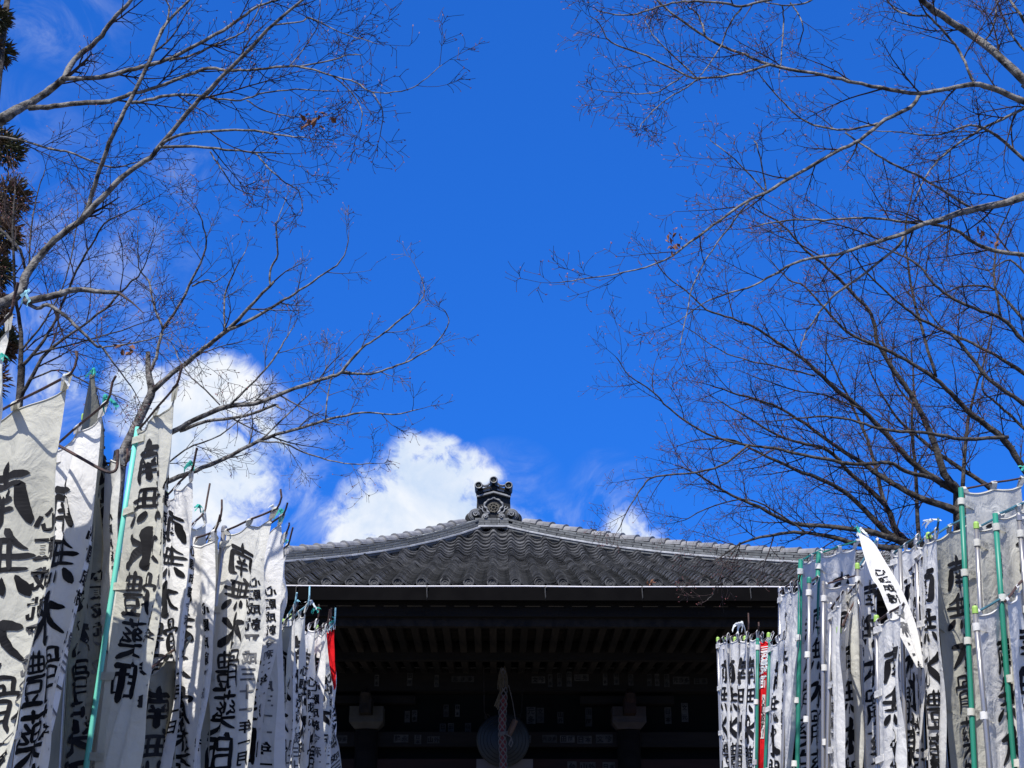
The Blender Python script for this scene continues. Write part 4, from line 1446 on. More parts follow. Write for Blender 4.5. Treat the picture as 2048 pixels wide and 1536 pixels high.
# ------------------------------------------------------------------ trees
class Tree:
    def __init__(self, name, label, base, seed, bark='bark', twig='twig', bud=True):
        self.root = thing(name, label, 'tree', base)
        self.O = Vector(base)
        self.r = random.Random(seed)
        self.bark = M[bark]
        self.tw = MB()
        self.bd = MB()
        self.twig = M[twig]
        self.bud = bud

    def limb(self, pts, Y0, Y1, name='branch', dens=1.0, twl=1.0, start=0.1, amp=.25, n=7, tipbuds=True):
        """pts: (px, py, width px) along the branch; Y: distance at its two ends"""
        r = self.r
        per = 4
        sm = catmull(pts, per)
        k = len(sm)
        ph = r.uniform(0, 6.28)
        P, rad = [], []
        for i, (x, y, w) in enumerate(sm):
            f = i / (k - 1)
            Y = Y0 + (Y1 - Y0) * f + amp * .4 * math.sin(f * 5 + ph) * min(1, f * 3)
            jit = 0 if i in (0, k - 1) else 1.1
            p = at(x + r.uniform(-jit, jit), y + r.uniform(-jit, jit), Y)
            P.append(p)
            rad.append(max(w, 1.7) * .5 * Y * 1.03 / F * (1 + r.uniform(-.06, .06)))
        b = MB()
        b.tube([p - self.O for p in P], rad, n)
        # a few knots
        for i in range(2, k - 1, 5):
            if rad[i] > .009 and r.random() < .6:
                d = Vector((r.uniform(-1, 1), r.uniform(-1, .2), r.uniform(-1, 1))).normalized()
                b.tube([P[i] - self.O, P[i] + d * rad[i] * 1.35 - self.O], [rad[i] * .6, rad[i] * .25], 5)
        b.build(name, self.bark, self.root, smooth=True)
        # side shoots
        acc = 0
        side = 1
        step = .17 / dens
        tot = sum((P[i + 1] - P[i]).length for i in range(k - 1))
        run = 0
        for i in range(k - 1):
            seg = P[i + 1] - P[i]
            run += seg.length
            acc += seg.length
            if run < start * tot:
                acc = 0
                continue
            while acc > step:
                acc -= step * r.uniform(.7, 1.3)
                side = -side
                t = seg.normalized()
                f = run / tot
                ln = r.uniform(.22, .62) * twl * (1.05 - .35 * f)
                self.shoot(P[i] + seg * r.random(), t, side, ln, min(rad[i] * .55, .0055), 1)
        self.shoot(P[-1], (P[-1] - P[-2]).normalized(), 0, .25 * twl, rad[-1] * .8, 1)
        return P, rad

    def shoot(self, p, t, side, ln, r0, lev):
        r = self.r
        view = (p - CAM).normalized()
        lat = t.cross(view)
        if lat.length < 1e-3:
            lat = Vector((0, 0, 1))
        lat.normalize()
        if side:
            ang = r.uniform(.38, .85) * (1 if side > 0 else -1)
            d = t * math.cos(ang) + lat * math.sin(ang) + view * r.uniform(-.4, .4)
        else:
            d = t.copy()
        d.normalize()
        self.grow(p, d, ln, max(r0, .0015), lev)

    def grow(self, p, d, ln, r0, lev):
        r = self.r
        n = max(3, int(ln / .045))
        pts, rads = [p], [r0]
        bend = Vector((r.uniform(-.5, .5), r.uniform(-.35, .35), r.uniform(-.25, .5)))
        dirs = []
        for i in range(n):
            d = (d + bend * (1.3 / n) + Vector((r.uniform(-1, 1), r.uniform(-1, 1), r.uniform(-1, 1))) * .10).normalized()
            p = p + d * (ln / n)
            pts.append(p)
            rads.append(max(r0 * (1 - .68 * (i + 1) / n), .00115))
            dirs.append(d.copy())
        self.tw.tube([q - self.O for q in pts], rads, 4 if lev == 1 else 3, cap=False)
        if lev < 3:
            s = 1
            for i in range(1, n + 1):
                pr = .78 if lev == 1 else .66
                if r.random() < pr:
                    s = -s
                    f = i / n
                    l2 = ln * r.uniform(.22, .5) * (1.0 - .45 * f) if lev == 1 else r.uniform(.03, .085)
                    l2 = max(l2, .03)
                    self.shoot(pts[i], dirs[i - 1], s, l2, rads[i] * .75, lev + 1)
                    if r.random() < .35:
                        self.shoot(pts[i], dirs[i - 1], -s, l2 * .8, rads[i] * .75, lev + 1)
        if self.bud and r.random() < .75:
            q = pts[-1]
            ends = 2 if r.random() < .6 else 1
            for e in range(ends):
                dd = (d + Vector((r.uniform(-.6, .6), r.uniform(-.6, .6), r.uniform(-.5, .7)))).normalized()
                l = r.uniform(.007, .014)
                self.bd.tube([q - self.O, q + dd * l * .5 - self.O, q + dd * l - self.O], [.0012, .0022, .0006], 3, cap=False)

    def leaves(self, px, py, Y, n, size, spread):
        r = self.r
        c = at(px, py, Y)
        for i in range(n):
            b = MB()
            p = c + Vector((r.gauss(0, spread), r.gauss(0, spread), r.gauss(0, spread)))
            a = Vector((r.uniform(-1, 1), r.uniform(-1, 1), r.uniform(-1, 1))).normalized()
            q = a.orthogonal().normalized()
            w = a.cross(q)
            s = size * r.uniform(.6, 1.2)
            vs = [p + a * s - self.O, p + q * s * .45 + w * s * .25 - self.O, p - a * s * .9 - self.O, p - q * s * .45 + w * s * .25 - self.O, p + w * s * -.1 - self.O]
            b.add(vs, [(0, 1, 4), (1, 2, 4), (2, 3, 4), (3, 0, 4)])
            b.build('dry_leaf', M['dry_leaf'], self.root)

    def trunk(self, pts, n=12):
        b = MB()
        sm = catmull(pts, 6)
        b.tube([Vector(p[:3]) - self.O for p in sm], [p[3] for p in sm], n)
        b.build('trunk', self.bark, self.root, smooth=True)

    def done(self):
        o = self.tw.build('twigs', self.twig, self.root)
        o['kind'] = 'stuff'
        if self.bd.v:
            o = self.bd.build('buds', M['bud'], self.root)
            o['kind'] = 'stuff'


def w3(px, py, Y, r):
    p = at(px, py, Y)
    return (p.x, p.y, p.z, r)


# ---- left maple (two big limbs from a trunk outside the picture)
q0 = at(-190, 700, 6.3)
A = Tree('bare_maple', 'bare maple reaching in from the left edge with thick forked limbs', (q0.x, 6.3, 0), 101)
A.trunk([(q0.x, 6.3, 0, .12), (q0.x - .02, 6.3, 1.6, .10), (q0.x, 6.3, q0.z - .3, .09), w3(-190, 640, 6.3, .08), w3(-130, 450, 6.3, .065), w3(-60, 275, 6.3, .03)])
A.limb([(-190, 660, 34), (-90, 640, 30), (-40, 625, 28), (0, 610, 25), (38, 587, 21), (52, 550, 18), (80, 512, 16), (110, 480, 15), (160, 442, 14)], 6.3, 6.1, 'limb', dens=.4, start=.5)
A.limb([(160, 444, 12), (178, 410, 11), (190, 370, 10), (205, 325, 10), (225, 272, 10), (260, 200, 9.5), (300, 121, 9), (315, 79, 8), (336, 42, 7), (379, 0, 6), (420, -50, 4)], 6.1, 5.8, 'limb', dens=.35, start=.3)
A.limb([(318, 70, 5), (330, 54, 5), (339, 18, 4), (333, 0, 4), (325, -40, 3)], 5.85, 5.8, dens=.8)
A.limb([(160, 442, 14), (205, 395, 13), (255, 345, 12), (300, 316, 11), (318, 294, 11), (376, 224, 10), (421, 176, 9), (494, 103, 8.5), (548, 48, 7.5), (603, 0, 6), (640, -40, 4)], 6.1, 5.6, 'limb', dens=.55, start=.3)
A.limb([(322, 289, 7), (361, 269, 6.5), (451, 260, 5.5), (524, 263, 5), (560, 271, 4), (612, 275, 2.5)], 5.9, 5.6, dens=.75)
A.limb([(320, 294, 7), (391, 294, 6), (450, 299, 5), (509, 304, 4), (566, 307, 2.5)], 5.9, 6.0, dens=.7)
A.limb([(509, 304, 3.5), (536, 336, 3.5), (572, 366, 3), (597, 381, 2.5), (606, 418, 2)], 5.95, 5.9, dens=1.1, twl=.6)
A.limb([(420, 303, 3.5), (442, 336, 3), (470, 375, 2.5), (512, 391, 2)], 5.95, 6.0, dens=1.1, twl=.6)
A.limb([(548, 50, 4), (600, 44, 3.5), (623, 36, 3), (680, 65, 2.5), (735, 82, 2), (758, 88, 2)], 5.7, 5.7, dens=1.2, twl=.6)
A.limb([(-60, 275, 28), (0, 240, 25), (35, 218, 22), (62, 206, 19), (100, 178, 17), (128, 157, 15)], 6.3, 6.2, 'limb', dens=.3)
A.limb([(126, 160, 14), (150, 118, 13), (195, 80, 11.5), (225, 40, 10), (262, 0, 8.5), (300, -60, 7)], 6.2, 6.3, 'limb', dens=.4)
A.limb([(130, 158, 11), (200, 155, 10.5), (260, 140, 10), (300, 130, 9.5), (345, 115, 9), (430, 70, 8), (482, 36, 7), (518, 12, 6), (554, 0, 5), (600, -20, 4)], 6.2, 5.9, 'limb', dens=.8)
A.limb([(339, 122, 6), (390, 108, 5.5), (433, 89, 5), (470, 73, 4), (494, 58, 3.5), (518, 18, 3), (528, -20, 2)], 6.0, 6.0, dens=.9)
A.limb([(58, 216, 13), (110, 213, 12), (160, 206, 12), (220, 203, 11), (262, 188, 9), (300, 179, 8), (361, 157, 7.5), (415, 136, 7.5), (451, 141, 6), (512, 139, 5.5), (591, 133, 5), (663, 151, 4), (712, 165, 3.5), (745, 185, 3), (803, 182, 2.5), (845, 163, 2), (884, 130, 1.6)], 6.2, 5.7, 'limb', dens=.8, twl=.8)
A.limb([(591, 133, 4), (663, 121, 3.5), (694, 110, 3), (724, 110, 2)], 5.85, 5.8, dens=1.0, twl=.6)
A.limb([(664, 151, 3), (703, 185, 3), (724, 227, 2.5), (718, 266, 1.8)], 5.8, 5.8, dens=1.1, twl=.5)
A.limb([(745, 185, 3), (766, 224, 2.5), (760, 272, 1.8)], 5.75, 5.8, dens=1.1, twl=.5)
A.limb([(579, 133, 3), (618, 82, 2.5), (638, 42, 2.2), (640, 0, 1.8)], 5.85, 5.8, dens=1.0, twl=.7)
A.limb([(262, 206, 8), (300, 200, 7.5), (336, 191, 7), (391, 191, 6), (436, 198, 5), (482, 200, 4), (530, 185, 3.5), (591, 179, 3), (669, 183, 2)], 6.1, 5.9, dens=.9, twl=.8)
A.limb([(494, 201, 3.5), (530, 222, 3), (582, 233, 2.5), (633, 235, 2), (664, 226, 1.8)], 6.0, 5.9, dens=1.0, twl=.5)
A.limb([(52, 602, 17), (90, 596, 16), (130, 585, 14), (160, 580, 12), (200, 583, 10), (237, 586, 9)], 6.2, 6.0, 'broken_limb', dens=.1)
A.limb([(48, 605, 8), (75, 616, 8), (100, 612, 8), (150, 650, 7), (190, 690, 6), (205, 696, 5), (235, 738, 3.5), (262, 772, 3)], 6.2, 6.1, dens=.8)
A.limb([(205, 695, 4), (221, 692, 3.5), (286, 682, 3), (330, 668, 2)], 6.1, 6.0, dens=1.2)
A.limb([(-40, 270, 6), (30, 278, 5), (100, 297, 5), (140, 305, 4.5), (185, 322, 4), (225, 335, 4), (270, 325, 3)], 6.4, 6.3, dens=1.0)
A.leaves(615, 243, 5.7, 9, .025, .017)
A.leaves(641, 235, 5.7, 8, .025, .017)
A.leaves(548, 278, 5.8, 5, .022, .014)
A.leaves(255, 700, 6.1, 14, .024, .022)
A.done()

# ---- slim tree with upright stems at the left edge
q0 = at(40, 1000, 8.2)
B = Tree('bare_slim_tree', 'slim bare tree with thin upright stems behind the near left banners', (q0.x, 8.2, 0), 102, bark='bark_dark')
B.trunk([(q0.x, 8.2, 0, .06), (q0.x, 8.2, 1.6, .05), w3(36, 830, 8.2, .024), w3(40, 735, 8.2, .018)])
B.limb([(39, 780, 12), (42, 666, 9), (31, 588, 7), (26, 458, 5), (30, 380, 3)], 8.2, 8.0, 'stem', dens=1.1)
B.limb([(42, 736, 8), (73, 700, 7), (104, 653, 6), (130, 596, 5), (161, 526, 5), (187, 484, 4), (208, 448, 4), (242, 429, 3), (302, 401, 2)], 8.2, 7.8, dens=1.3)
B.limb([(40, 800, 9), (60, 760, 8), (96, 703, 7), (167, 651, 5), (221, 607, 5), (260, 565, 4), (281, 547, 3), (300, 500, 2)], 8.2, 7.8, dens=1.3)
B.limb([(52, 545, 5), (40, 500, 7), (22, 480, 7), (0, 458, 7)], 8.1, 8.2, dens=.6)
B.limb([(65, 711, 5), (130, 692, 4), (221, 668, 3), (300, 640, 2)], 8.1, 8.0, dens=1.3)
B.limb([(44, 700, 5), (90, 640, 4), (130, 560, 3), (150, 470, 3), (155, 420, 2)], 8.15, 8.3, dens=1.3)
B.limb([(30, 590, 5), (55, 540, 4), (62, 460, 4), (72, 400, 3), (90, 340, 2)], 8.1, 8.3, dens=1.3)
B.limb([(60, 760, 4), (120, 740, 3.5), (180, 770, 3), (250, 800, 2)], 8.1, 8.0, dens=1.3)
B.done()

# ---- left tree behind the banners, its stems lit grey
q0 = at(232, 1000, 8.8)
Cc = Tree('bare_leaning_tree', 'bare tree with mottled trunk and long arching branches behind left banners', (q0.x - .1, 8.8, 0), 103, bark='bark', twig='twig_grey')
Cc.trunk([(q0.x - .1, 8.8, 0, .10), (q0.x - .05, 8.8, 1.5, .09), w3(232, 980, 8.8, .05), w3(244, 915, 8.8, .036), w3(270, 856, 8.8, .030), w3(294, 806, 8.8, .028), w3(303, 782, 8.8, .026), w3(297, 745, 8.8, .020), w3(296, 704, 8.8, .015)])
Cc.limb([(303, 786, 12), (335, 755, 11), (379, 721, 10), (416, 690, 9.5), (456, 660, 8.5), (497, 616, 7), (548, 563, 5.5)], 8.8, 8.4, 'limb', dens=.6)
Cc.limb([(541, 570, 4.5), (540, 541, 4.5), (555, 508, 4), (551, 450, 3.5), (556, 440, 2), (572, 395, 1.8)], 8.45, 8.4, dens=.5, twl=.5)
Cc.limb([(456, 660, 7.5), (500, 641, 7), (551, 609, 6), (588, 589, 5), (636, 555, 4), (683, 521, 3), (697, 477, 2)], 8.5, 8.1, dens=.7, twl=.6)
Cc.limb([(450, 662, 4), (450, 592, 4), (467, 548, 3), (490, 504, 2)], 8.5, 8.5, dens=.8, twl=.6)
Cc.limb([(300, 742, 8), (312, 715, 7), (324, 663, 6.5), (355, 616, 6), (385, 558, 5), (412, 496, 4), (404, 443, 3), (390, 412, 2)], 8.8, 8.6, dens=.9, twl=.8)
Cc.limb([(326, 658, 5), (308, 609, 4.5), (297, 562, 4), (278, 535, 3), (275, 480, 2)], 8.7, 8.8, dens=1.2, twl=.8)
Cc.limb([(385, 572, 4), (410, 561, 4), (430, 564, 2.5), (455, 545, 2)], 8.6, 8.5, dens=1, twl=.5)
Cc.limb([(250, 920, 16), (290, 890, 14), (346, 863, 12), (385, 843, 11), (456, 812, 10.5), (514, 806, 9.5), (588, 778, 8), (656, 755, 7), (683, 743, 6.5), (724, 697, 5), (758, 674, 4), (792, 646, 4), (825, 619, 3), (849, 586, 2.5), (836, 541, 1.8)], 8.7, 7.9, 'limb', dens=.75, twl=.75, start=.2)
Cc.limb([(683, 743, 5), (741, 748, 4.5), (785, 734, 4), (825, 718, 3.5), (869, 690, 3), (898, 643, 2.5), (886, 619, 1.8)], 8.2, 7.9, dens=.7, twl=.5)
Cc.limb([(458, 812, 5), (500, 770, 4), (538, 731, 4), (568, 684, 3), (588, 652, 2)], 8.4, 8.3, dens=1.0, twl=.7)
Cc.limb([(360, 862, 8), (412, 843, 7), (487, 833, 6), (544, 812, 6), (556, 814, 5)], 8.6, 8.4, dens=.7, twl=.7)
Cc.limb([(255, 1000, 14), (300, 980, 12), (348, 958, 10), (392, 941, 9.5), (450, 917, 8.5), (521, 880, 7.5), (588, 860, 6.5), (656, 839, 5.5), (724, 826, 4), (785, 829, 3), (836, 819, 2)], 8.7, 8.0, 'limb', dens=.85, twl=.8, start=.25)
Cc.limb([(514, 883, 4), (568, 887, 3.5), (622, 910, 3), (690, 927, 2.5), (748, 927, 2)], 8.35, 8.2, dens=.9, twl=.6)
Cc.limb([(521, 880, 4), (588, 816, 3), (632, 775, 2.5), (655, 730, 2)], 8.35, 8.4, dens=1.1, twl=.8)
Cc.limb([(440, 810, 3), (400, 770, 3), (370, 740, 2.5), (345, 690, 2)], 8.5, 8.6, dens=1.2, twl=.8)
Cc.limb([(300, 960, 4), (370, 900, 3.5), (440, 870, 3), (500, 820, 2)], 8.6, 8.4, dens=1.2, twl=.9)
Cc.limb([(650, 845, 3), (655, 790, 3), (668, 740, 2)], 8.1, 8.2, dens=1.2, twl=.8)
Cc.done()

# ---- right maple, trunk outside the picture
q0 = at(2230, 600, 7.0)
D = Tree('bare_maple', 'bare maple reaching in from the right edge above the banners', (q0.x, 7.0, 0), 104)
D.trunk([(q0.x, 7.0, 0, .13), (q0.x + .03, 7.0, 1.8, .11), (q0.x, 7.0, q0.z, .09), w3(2200, 420, 7.0, .07), w3(2120, 230, 7.0, .05), w3(2048, 165, 7.0, .027)])
D.limb([(2060, 172, 20), (1990, 105, 18), (1930, 62, 17), (1870, 22, 15), (1845, 0, 14), (1800, -60, 10)], 7.0, 6.7, 'limb', dens=.8)
D.limb([(2140, 250, 20), (2048, 203, 16), (1990, 178, 14), (1950, 169, 12), (1900, 176, 9.5), (1840, 187, 9), (1760, 175, 8.5), (1710, 165, 8), (1650, 151, 7.5), (1541, 130, 7), (1489, 109, 6), (1439, 90, 6), (1410, 73, 5.5), (1350, 31, 5), (1314, 0, 4.5), (1280, -40, 3)], 7.0, 6.4, 'limb', dens=.75, twl=.9)
D.limb([(1948, 168, 7), (1930, 125, 6), (1910, 90, 6), (1880, 55, 5.5), (1852, 27, 5)], 6.9, 6.8, dens=1.0)
D.limb([(1852, 32, 5), (1820, 30, 4.5), (1790, 18, 4), (1770, -5, 3)], 6.8, 6.7, dens=1.2)
D.limb([(1540, 130, 5.5), (1489, 145, 5), (1449, 152, 5), (1395, 156, 5), (1366, 148, 4.5), (1293, 112, 4), (1223, 85, 3.5), (1197, 44, 2.5), (1179, 33, 2)], 6.55, 6.4, dens=1.1, twl=.6)
D.limb([(1366, 152, 3.5), (1332, 174, 3), (1306, 187, 2.5), (1241, 186, 2.2), (1194, 180, 1.8)], 6.45, 6.4, dens=1.8, twl=.6)
D.limb([(1395, 158, 3.5), (1366, 180, 3), (1327, 203, 2.5), (1288, 242, 2), (1280, 256, 1.8)], 6.45, 6.3, dens=1.8, twl=.6)
D.limb([(1392, 154, 3.5), (1340, 104, 3), (1306, 70, 2.5), (1290, 40, 2)], 6.45, 6.5, dens=1.6, twl=.6)
D.limb([(1640, -20, 8), (1535, 0, 6.5), (1483, 12, 6), (1436, 5, 5.5), (1379, 3, 5), (1335, 8, 4.5), (1296, 21, 4), (1254, 30, 3.5), (1212, 26, 3), (1184, 14, 2)], 6.6, 6.3, dens=1.1, twl=.6)
D.limb([(1483, 16, 4.5), (1457, 52, 4), (1444, 88, 3.5), (1421, 125, 3), (1400, 151, 2.5)], 6.5, 6.4, dens=1.3, twl=.6)
D.limb([(1410, 70, 4.5), (1397, 31, 4), (1376, 14, 3)], 6.5, 6.5, dens=1.3, twl=.6)
D.limb([(1640, -10, 4), (1610, 6, 4), (1564, 10, 3.5), (1530, 5, 3)], 6.7, 6.6, dens=1.2, twl=.6)
D.limb([(1564, 10, 3.5), (1567, 39, 3.5), (1563, 104, 3), (1558, 160, 2)], 6.7, 6.7, dens=1.2, twl=.6)
D.limb([(1580, 5, 3.5), (1606, 48, 3), (1598, 90, 2.5)], 6.7, 6.7, dens=1.4, twl=.6)
D.limb([(1840, 189, 9), (1820, 215, 9), (1770, 240, 8.5), (1720, 280, 8), (1670, 305, 8), (1593, 349, 7.5), (1535, 383, 7), (1499, 400, 6), (1440, 440, 5.5), (1380, 485, 5), (1330, 520, 4), (1250, 545, 3), (1180, 555, 2.5), (1120, 565, 2)], 6.8, 6.2, 'limb', dens=.85, twl=.8)
D.limb([(1755, 247, 5.5), (1700, 259, 5), (1650, 256, 4.5), (1606, 240, 4), (1567, 206, 3.5), (1535, 169, 3), (1515, 143, 2)], 6.7, 6.6, dens=.8, twl=.7)
D.limb([(1532, 380, 4), (1517, 300, 3), (1508, 281, 2)], 6.5, 6.5, dens=1, twl=.7)
D.limb([(1530, 382, 3.5), (1468, 318, 3), (1421, 281, 2)], 6.5, 6.5, dens=1.2, twl=.7)
D.limb([(1690, 265, 4), (1725, 290, 4), (1780, 325, 5), (1830, 348, 5.5), (1875, 375, 5.5), (1936, 412, 6)], 6.8, 7.0, dens=1.0)
D.limb([(2130, 370, 24), (2048, 393, 19), (2011, 405, 16), (1938, 420, 14), (1880, 440, 12.5), (1847, 448, 11), (1806, 468, 10), (1738, 489, 8), (1674, 509, 7), (1601, 521, 6), (1546, 550, 5), (1496, 575, 4), (1420, 600, 3), (1360, 640, 2)], 7.1, 6.6, 'limb', dens=1.1)
D.limb([(1838, 447, 6), (1780, 440, 5.5), (1724, 436, 5), (1650, 440, 4.5), (1587, 439, 4), (1530, 448, 3), (1492, 457, 2)], 6.9, 6.8, dens=1.3)
D.limb([(1806, 468, 6.5), (1797, 491, 6), (1738, 541, 5.5), (1674, 587, 5), (1637, 628, 4), (1610, 669, 3), (1601, 696, 2)], 6.9, 6.8, dens=1.1)
D.limb([(2110, 520, 12), (2048, 510, 10), (1989, 501, 9), (1951, 486, 8), (1910, 459, 7), (1868, 450, 6), (1830, 440, 4)], 7.3, 7.0, dens=1.2)
D.limb([(2060, 330, 8), (1990, 270, 7), (1940, 250, 5), (1880, 270, 4), (1800, 265, 3), (1740, 262, 2)], 7.2, 6.9, dens=1.5)
D.limb([(2100, 190, 8), (2020, 230, 7), (1960, 260, 6), (1900, 300, 5), (1860, 340, 4), (1830, 400, 3)], 7.2, 7.0, dens=1.5)
D.limb([(2060, 60, 8), (2020, 0, 6)], 7.3, 7.3, dens=1.5)
D.limb([(2080, 130, 6), (2030, 80, 5), (2000, 20, 4), (1985, -40, 3)], 7.4, 7.4, dens=1.6)
D.limb([(1960, 90, 4), (1985, 60, 4), (1995, 0, 3)], 7.3, 7.4, dens=1.6)
D.limb([(1499, 400, 4), (1470, 440, 3.5), (1425, 500, 3), (1390, 560, 3), (1375, 620, 2.5), (1360, 690, 2)], 6.5, 6.4, dens=.9, twl=.7)
D.leaves(1355, 470, 6.35, 14, .020, .030)
D.leaves(1345, 490, 6.35, 8, .02, .02)
D.leaves(1960, 466, 7.0, 6, .024, .016)
D.leaves(1995, 480, 7.0, 5, .022, .014)
D.done()

# ---- right tree behind the banners: fan of dark limbs
q0 = at(1935, 1060, 11.0)
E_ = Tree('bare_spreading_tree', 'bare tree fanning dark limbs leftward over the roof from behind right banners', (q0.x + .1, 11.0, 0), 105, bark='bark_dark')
E_.trunk([(q0.x + .1, 11, 0, .20), (q0.x + .1, 11, 2.0, .17), (q0.x, 11, q0.z - .5, .13), w3(1932, 1040, 11, .10), w3(1920, 985, 11, .055)])
FL = dict(dens=1.5, twl=1.05)
E_.limb([(1925, 1000, 18), (1912, 975, 17), (1888, 947, 15), (1865, 878, 13), (1838, 819, 12), (1815, 778, 11), (1788, 742, 10), (1756, 687, 8.5), (1742, 628, 7.5), (1701, 582, 7), (1656, 537, 6), (1610, 500, 5), (1565, 450, 4), (1519, 423, 3), (1492, 405, 2)], 11, 10.2, 'limb', dens=1.0)
E_.limb([(1918, 985, 17), (1852, 947, 13), (1806, 906, 12), (1770, 865, 11), (1724, 819, 10), (1678, 783, 9.5), (1637, 746, 8.5), (1601, 714, 7), (1565, 692, 6), (1519, 660, 5), (1464, 637, 4.5), (1414, 619, 4), (1378, 587, 3), (1332, 550, 2.5), (1309, 518, 2)], 11, 10.0, 'limb', dens=1.1)
E_.limb([(1880, 962, 9), (1856, 954, 9), (1811, 942, 8.5), (1779, 926, 8), (1710, 929, 7.5), (1656, 919, 7), (1610, 910, 6.5), (1546, 897, 6), (1496, 890, 5), (1428, 874, 4.5), (1382, 849, 4), (1337, 815, 3.5), (1305, 783, 3), (1259, 751, 2.5), (1232, 714, 2)], 10.6, 9.8, 'limb', dens=1.1)
E_.limb([(1496, 890, 5), (1455, 924, 4.5), (1396, 945, 4), (1309, 954, 3.5), (1282, 979, 3), (1259, 1015, 2.5), (1236, 1061, 2)], 10.1, 9.8, dens=1.0)
E_.limb([(1940, 1030, 18), (1883, 1011, 15), (1829, 990, 13), (1770, 958, 11), (1724, 925, 9.5), (1678, 897, 8), (1610, 847, 6.5), (1546, 810, 5), (1480, 790, 4), (1420, 770, 2.5)], 11, 10.6, 'limb', **FL)
E_.limb([(1935, 1100, 20), (1811, 1083, 15), (1770, 1010, 11), (1701, 947, 9), (1656, 901, 7.5), (1600, 885, 6), (1555, 870, 5), (1492, 833, 4), (1437, 801, 2.5)], 11.2, 10.8, 'limb', **FL)
E_.limb([(1930, 1105, 20), (1801, 1083, 15), (1706, 997, 10), (1656, 965, 8.5), (1587, 938, 7), (1519, 906, 5.5), (1455, 878, 4), (1382, 883, 2.5)], 11.2, 10.6, 'limb', **FL)
E_.limb([(1925, 1110, 22), (1840, 1095, 16), (1747, 1066, 12), (1656, 1052, 9.5), (1587, 1047, 8), (1519, 1015, 6.5), (1450, 983, 5), (1391, 947, 3.5), (1350, 930, 2)], 11.2, 10.4, 'limb', **FL)
E_.limb([(1800, 1098, 14), (1715, 1088, 11), (1656, 1072, 9), (1601, 1065, 7), (1546, 1070, 6), (1492, 1083, 4.5), (1440, 1115, 3), (1410, 1150, 2)], 11, 10.4, 'limb', dens=1.2)
E_.limb([(1480, 1085, 3), (1450, 1130, 2.5), (1430, 1180, 2), (1415, 1200, 1.8)], 10.5, 10.4, dens=1.2, twl=.6)
E_.limb([(1850, 1090, 9), (1838, 1070, 9), (1831, 947, 7), (1824, 856, 6), (1828, 780, 4), (1822, 700, 3)], 11.3, 11.4, dens=1.3)
E_.limb([(1800, 1080, 10), (1765, 992, 8.5), (1742, 901, 7), (1710, 824, 5.5), (1680, 760, 4), (1650, 700, 3)], 11.4, 11.4, dens=1.4)
E_.limb([(1925, 975, 9), (1934, 856, 7), (1950, 780, 5), (1975, 700, 4), (1985, 640, 3)], 11.3, 11.4, dens=1.3)
E_.limb([(1990, 985, 12), (1960, 962, 10), (1883, 910, 8), (1815, 856, 6), (1770, 800, 4), (1740, 740, 3)], 11.4, 11.4, dens=1.4)
E_.limb([(2100, 1010, 16), (2048, 939, 14), (2011, 882, 13), (1944, 829, 12), (1902, 787, 10), (1872, 758, 9), (1811, 719, 8), (1756, 692, 7), (1701, 669, 6), (1651, 619, 5), (1610, 573, 4), (1578, 559, 3), (1540, 520, 2)], 10.6, 10.0, 'limb', **FL)
E_.limb([(2016, 874, 8), (1929, 878, 8), (1861, 867, 7), (1800, 863, 6.5), (1756, 856, 6), (1701, 840, 5), (1637, 833, 4), (1551, 842, 2.5)], 10.4, 10.0, dens=1.1)
E_.limb([(1872, 754, 7), (1838, 637, 6), (1819, 550, 5), (1811, 456, 4), (1826, 380, 3)], 10.4, 10.4, dens=1.2)
E_.limb([(2110, 850, 11), (2048, 807, 10), (1977, 758, 8.5), (1955, 731, 8), (1913, 678, 7), (1883, 659, 6.5), (1834, 633, 6), (1792, 600, 5), (1738, 550, 4), (1700, 500, 2.5)], 10.5, 10.1, 'limb', **FL)
E_.limb([(2100, 730, 11), (2048, 682, 9.5), (2004, 637, 8), (1962, 622, 7), (1910, 599, 6.5), (1868, 569, 6), (1842, 535, 5), (1800, 510, 4), (1750, 490, 2.5)], 10.5, 10.2, 'limb', **FL)
E_.limb([(2002, 637, 6), (1989, 550, 5), (1996, 474, 4), (2019, 418, 3)], 10.4, 10.4, dens=1.3)
E_.limb([(2110, 790, 10), (2048, 746, 9), (1990, 710, 7), (1944, 686, 6), (1890, 660, 4), (1840, 600, 3)], 11.0, 11.0, dens=1.5)
E_.limb([(2048, 640, 7), (1990, 580, 5), (1930, 572, 4), (1880, 590, 3)], 11.0, 11.0, dens=1.5)
E_.limb([(2090, 900, 8), (2020, 830, 6), (1985, 800, 5), (1965, 780, 4), (1970, 740, 3)], 10.9, 10.9, dens=1.3)
E_.limb([(1630, 752, 4), (1560, 735, 3.5), (1500, 722, 3), (1440, 700, 2.5), (1380, 660, 2)], 10.4, 10.3, dens=1.3)
E_.limb([(1724, 819, 4), (1650, 790, 3.5), (1590, 780, 3), (1500, 750, 2)], 10.6, 10.5, dens=1.4)
E_.limb([(1610, 1064, 4), (1560, 1030, 3.5), (1500, 1000, 3), (1430, 1010, 2.5), (1370, 1040, 2)], 10.7, 10.5, dens=1.4)
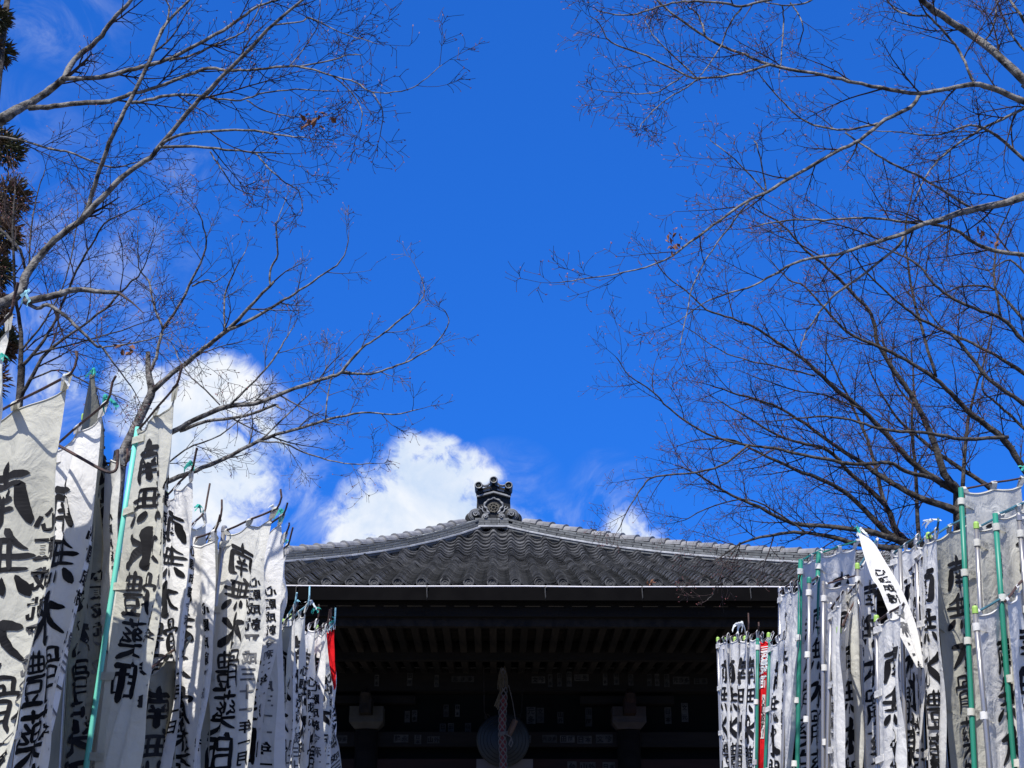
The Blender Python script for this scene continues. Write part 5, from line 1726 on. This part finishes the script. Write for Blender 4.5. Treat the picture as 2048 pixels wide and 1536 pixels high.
E_.limb([(1850, 830, 5), (1800, 780, 4), (1770, 700, 3), (1760, 640, 2)], 11, 11, dens=1.5)
E_.limb([(2060, 560, 6), (2020, 520, 4), (1980, 540, 3), (1940, 530, 2)], 11, 11, dens=1.5)
E_.leaves(1303, 1166, 16.0, 6, .035, .02)
E_.done()

# ---- cedar at the left edge
q0 = at(-110, 800, 15)
CE = thing('cedar_tree', 'cedar with brown-green needle sprays showing at the left edge', 'tree', (q0.x, 15, 0))
O = Vector((q0.x, 15, 0))
r = random.Random(9)
b = MB()
b.tube([Vector((0, 0, 0)), Vector((.03, 0, 4)), Vector((.05, 0, 8.5)), Vector((.03, 0, 12.5))], [.30, .24, .15, .03], 14)
b.build('trunk', M['bark_dark'], CE, smooth=True)
for (px, py, rx, rz) in ((-25, 35, 45, 36), (-20, 105, 44, 40), (-60, 60, 60, 60), (2, 300, 44, 44), (-40, 280, 60, 60), (8, 395, 48, 52), (-30, 420, 60, 60), (-2, 470, 34, 46), (-20, 540, 36, 56),
                         (-25, 620, 34, 50), (0, 690, 22, 40), (-40, 760, 50, 60), (-70, 180, 50, 60), (-70, 520, 60, 80)):
    c = at(px + 12, py, 14.9 + r.uniform(-.3, .3))
    ax, az = rx * 1.12 * 15 / F, rz * 1.1 * 15 / F
    b = MB()
    stem0 = Vector((.05, 0, c.z - .15))
    b.tube([stem0, (stem0 + c - O) / 2 + Vector((0, 0, -.05)), c - O], [.03, .02, .01], 5)
    for i in range(480):
        d = Vector((r.gauss(0, 1), r.gauss(0, 1), r.gauss(0, 1))).normalized()
        p = c + Vector((d.x * ax * r.uniform(.2, .9), d.y * ax * r.uniform(.2, .9), d.z * az * r.uniform(.2, .9)))
        dd = (d + Vector((.3 + r.uniform(-.4, .4), r.uniform(-.4, .4), r.uniform(-.5, .5)))).normalized()
        l = r.uniform(.05, .11)
        b.tube([p - O, p + dd * l * .5 + Vector((0, 0, .006)) - O, p + dd * l - O], [.009, .011, .002], 3, cap=False)
    b.build('needle_spray', M['cedar'], CE)
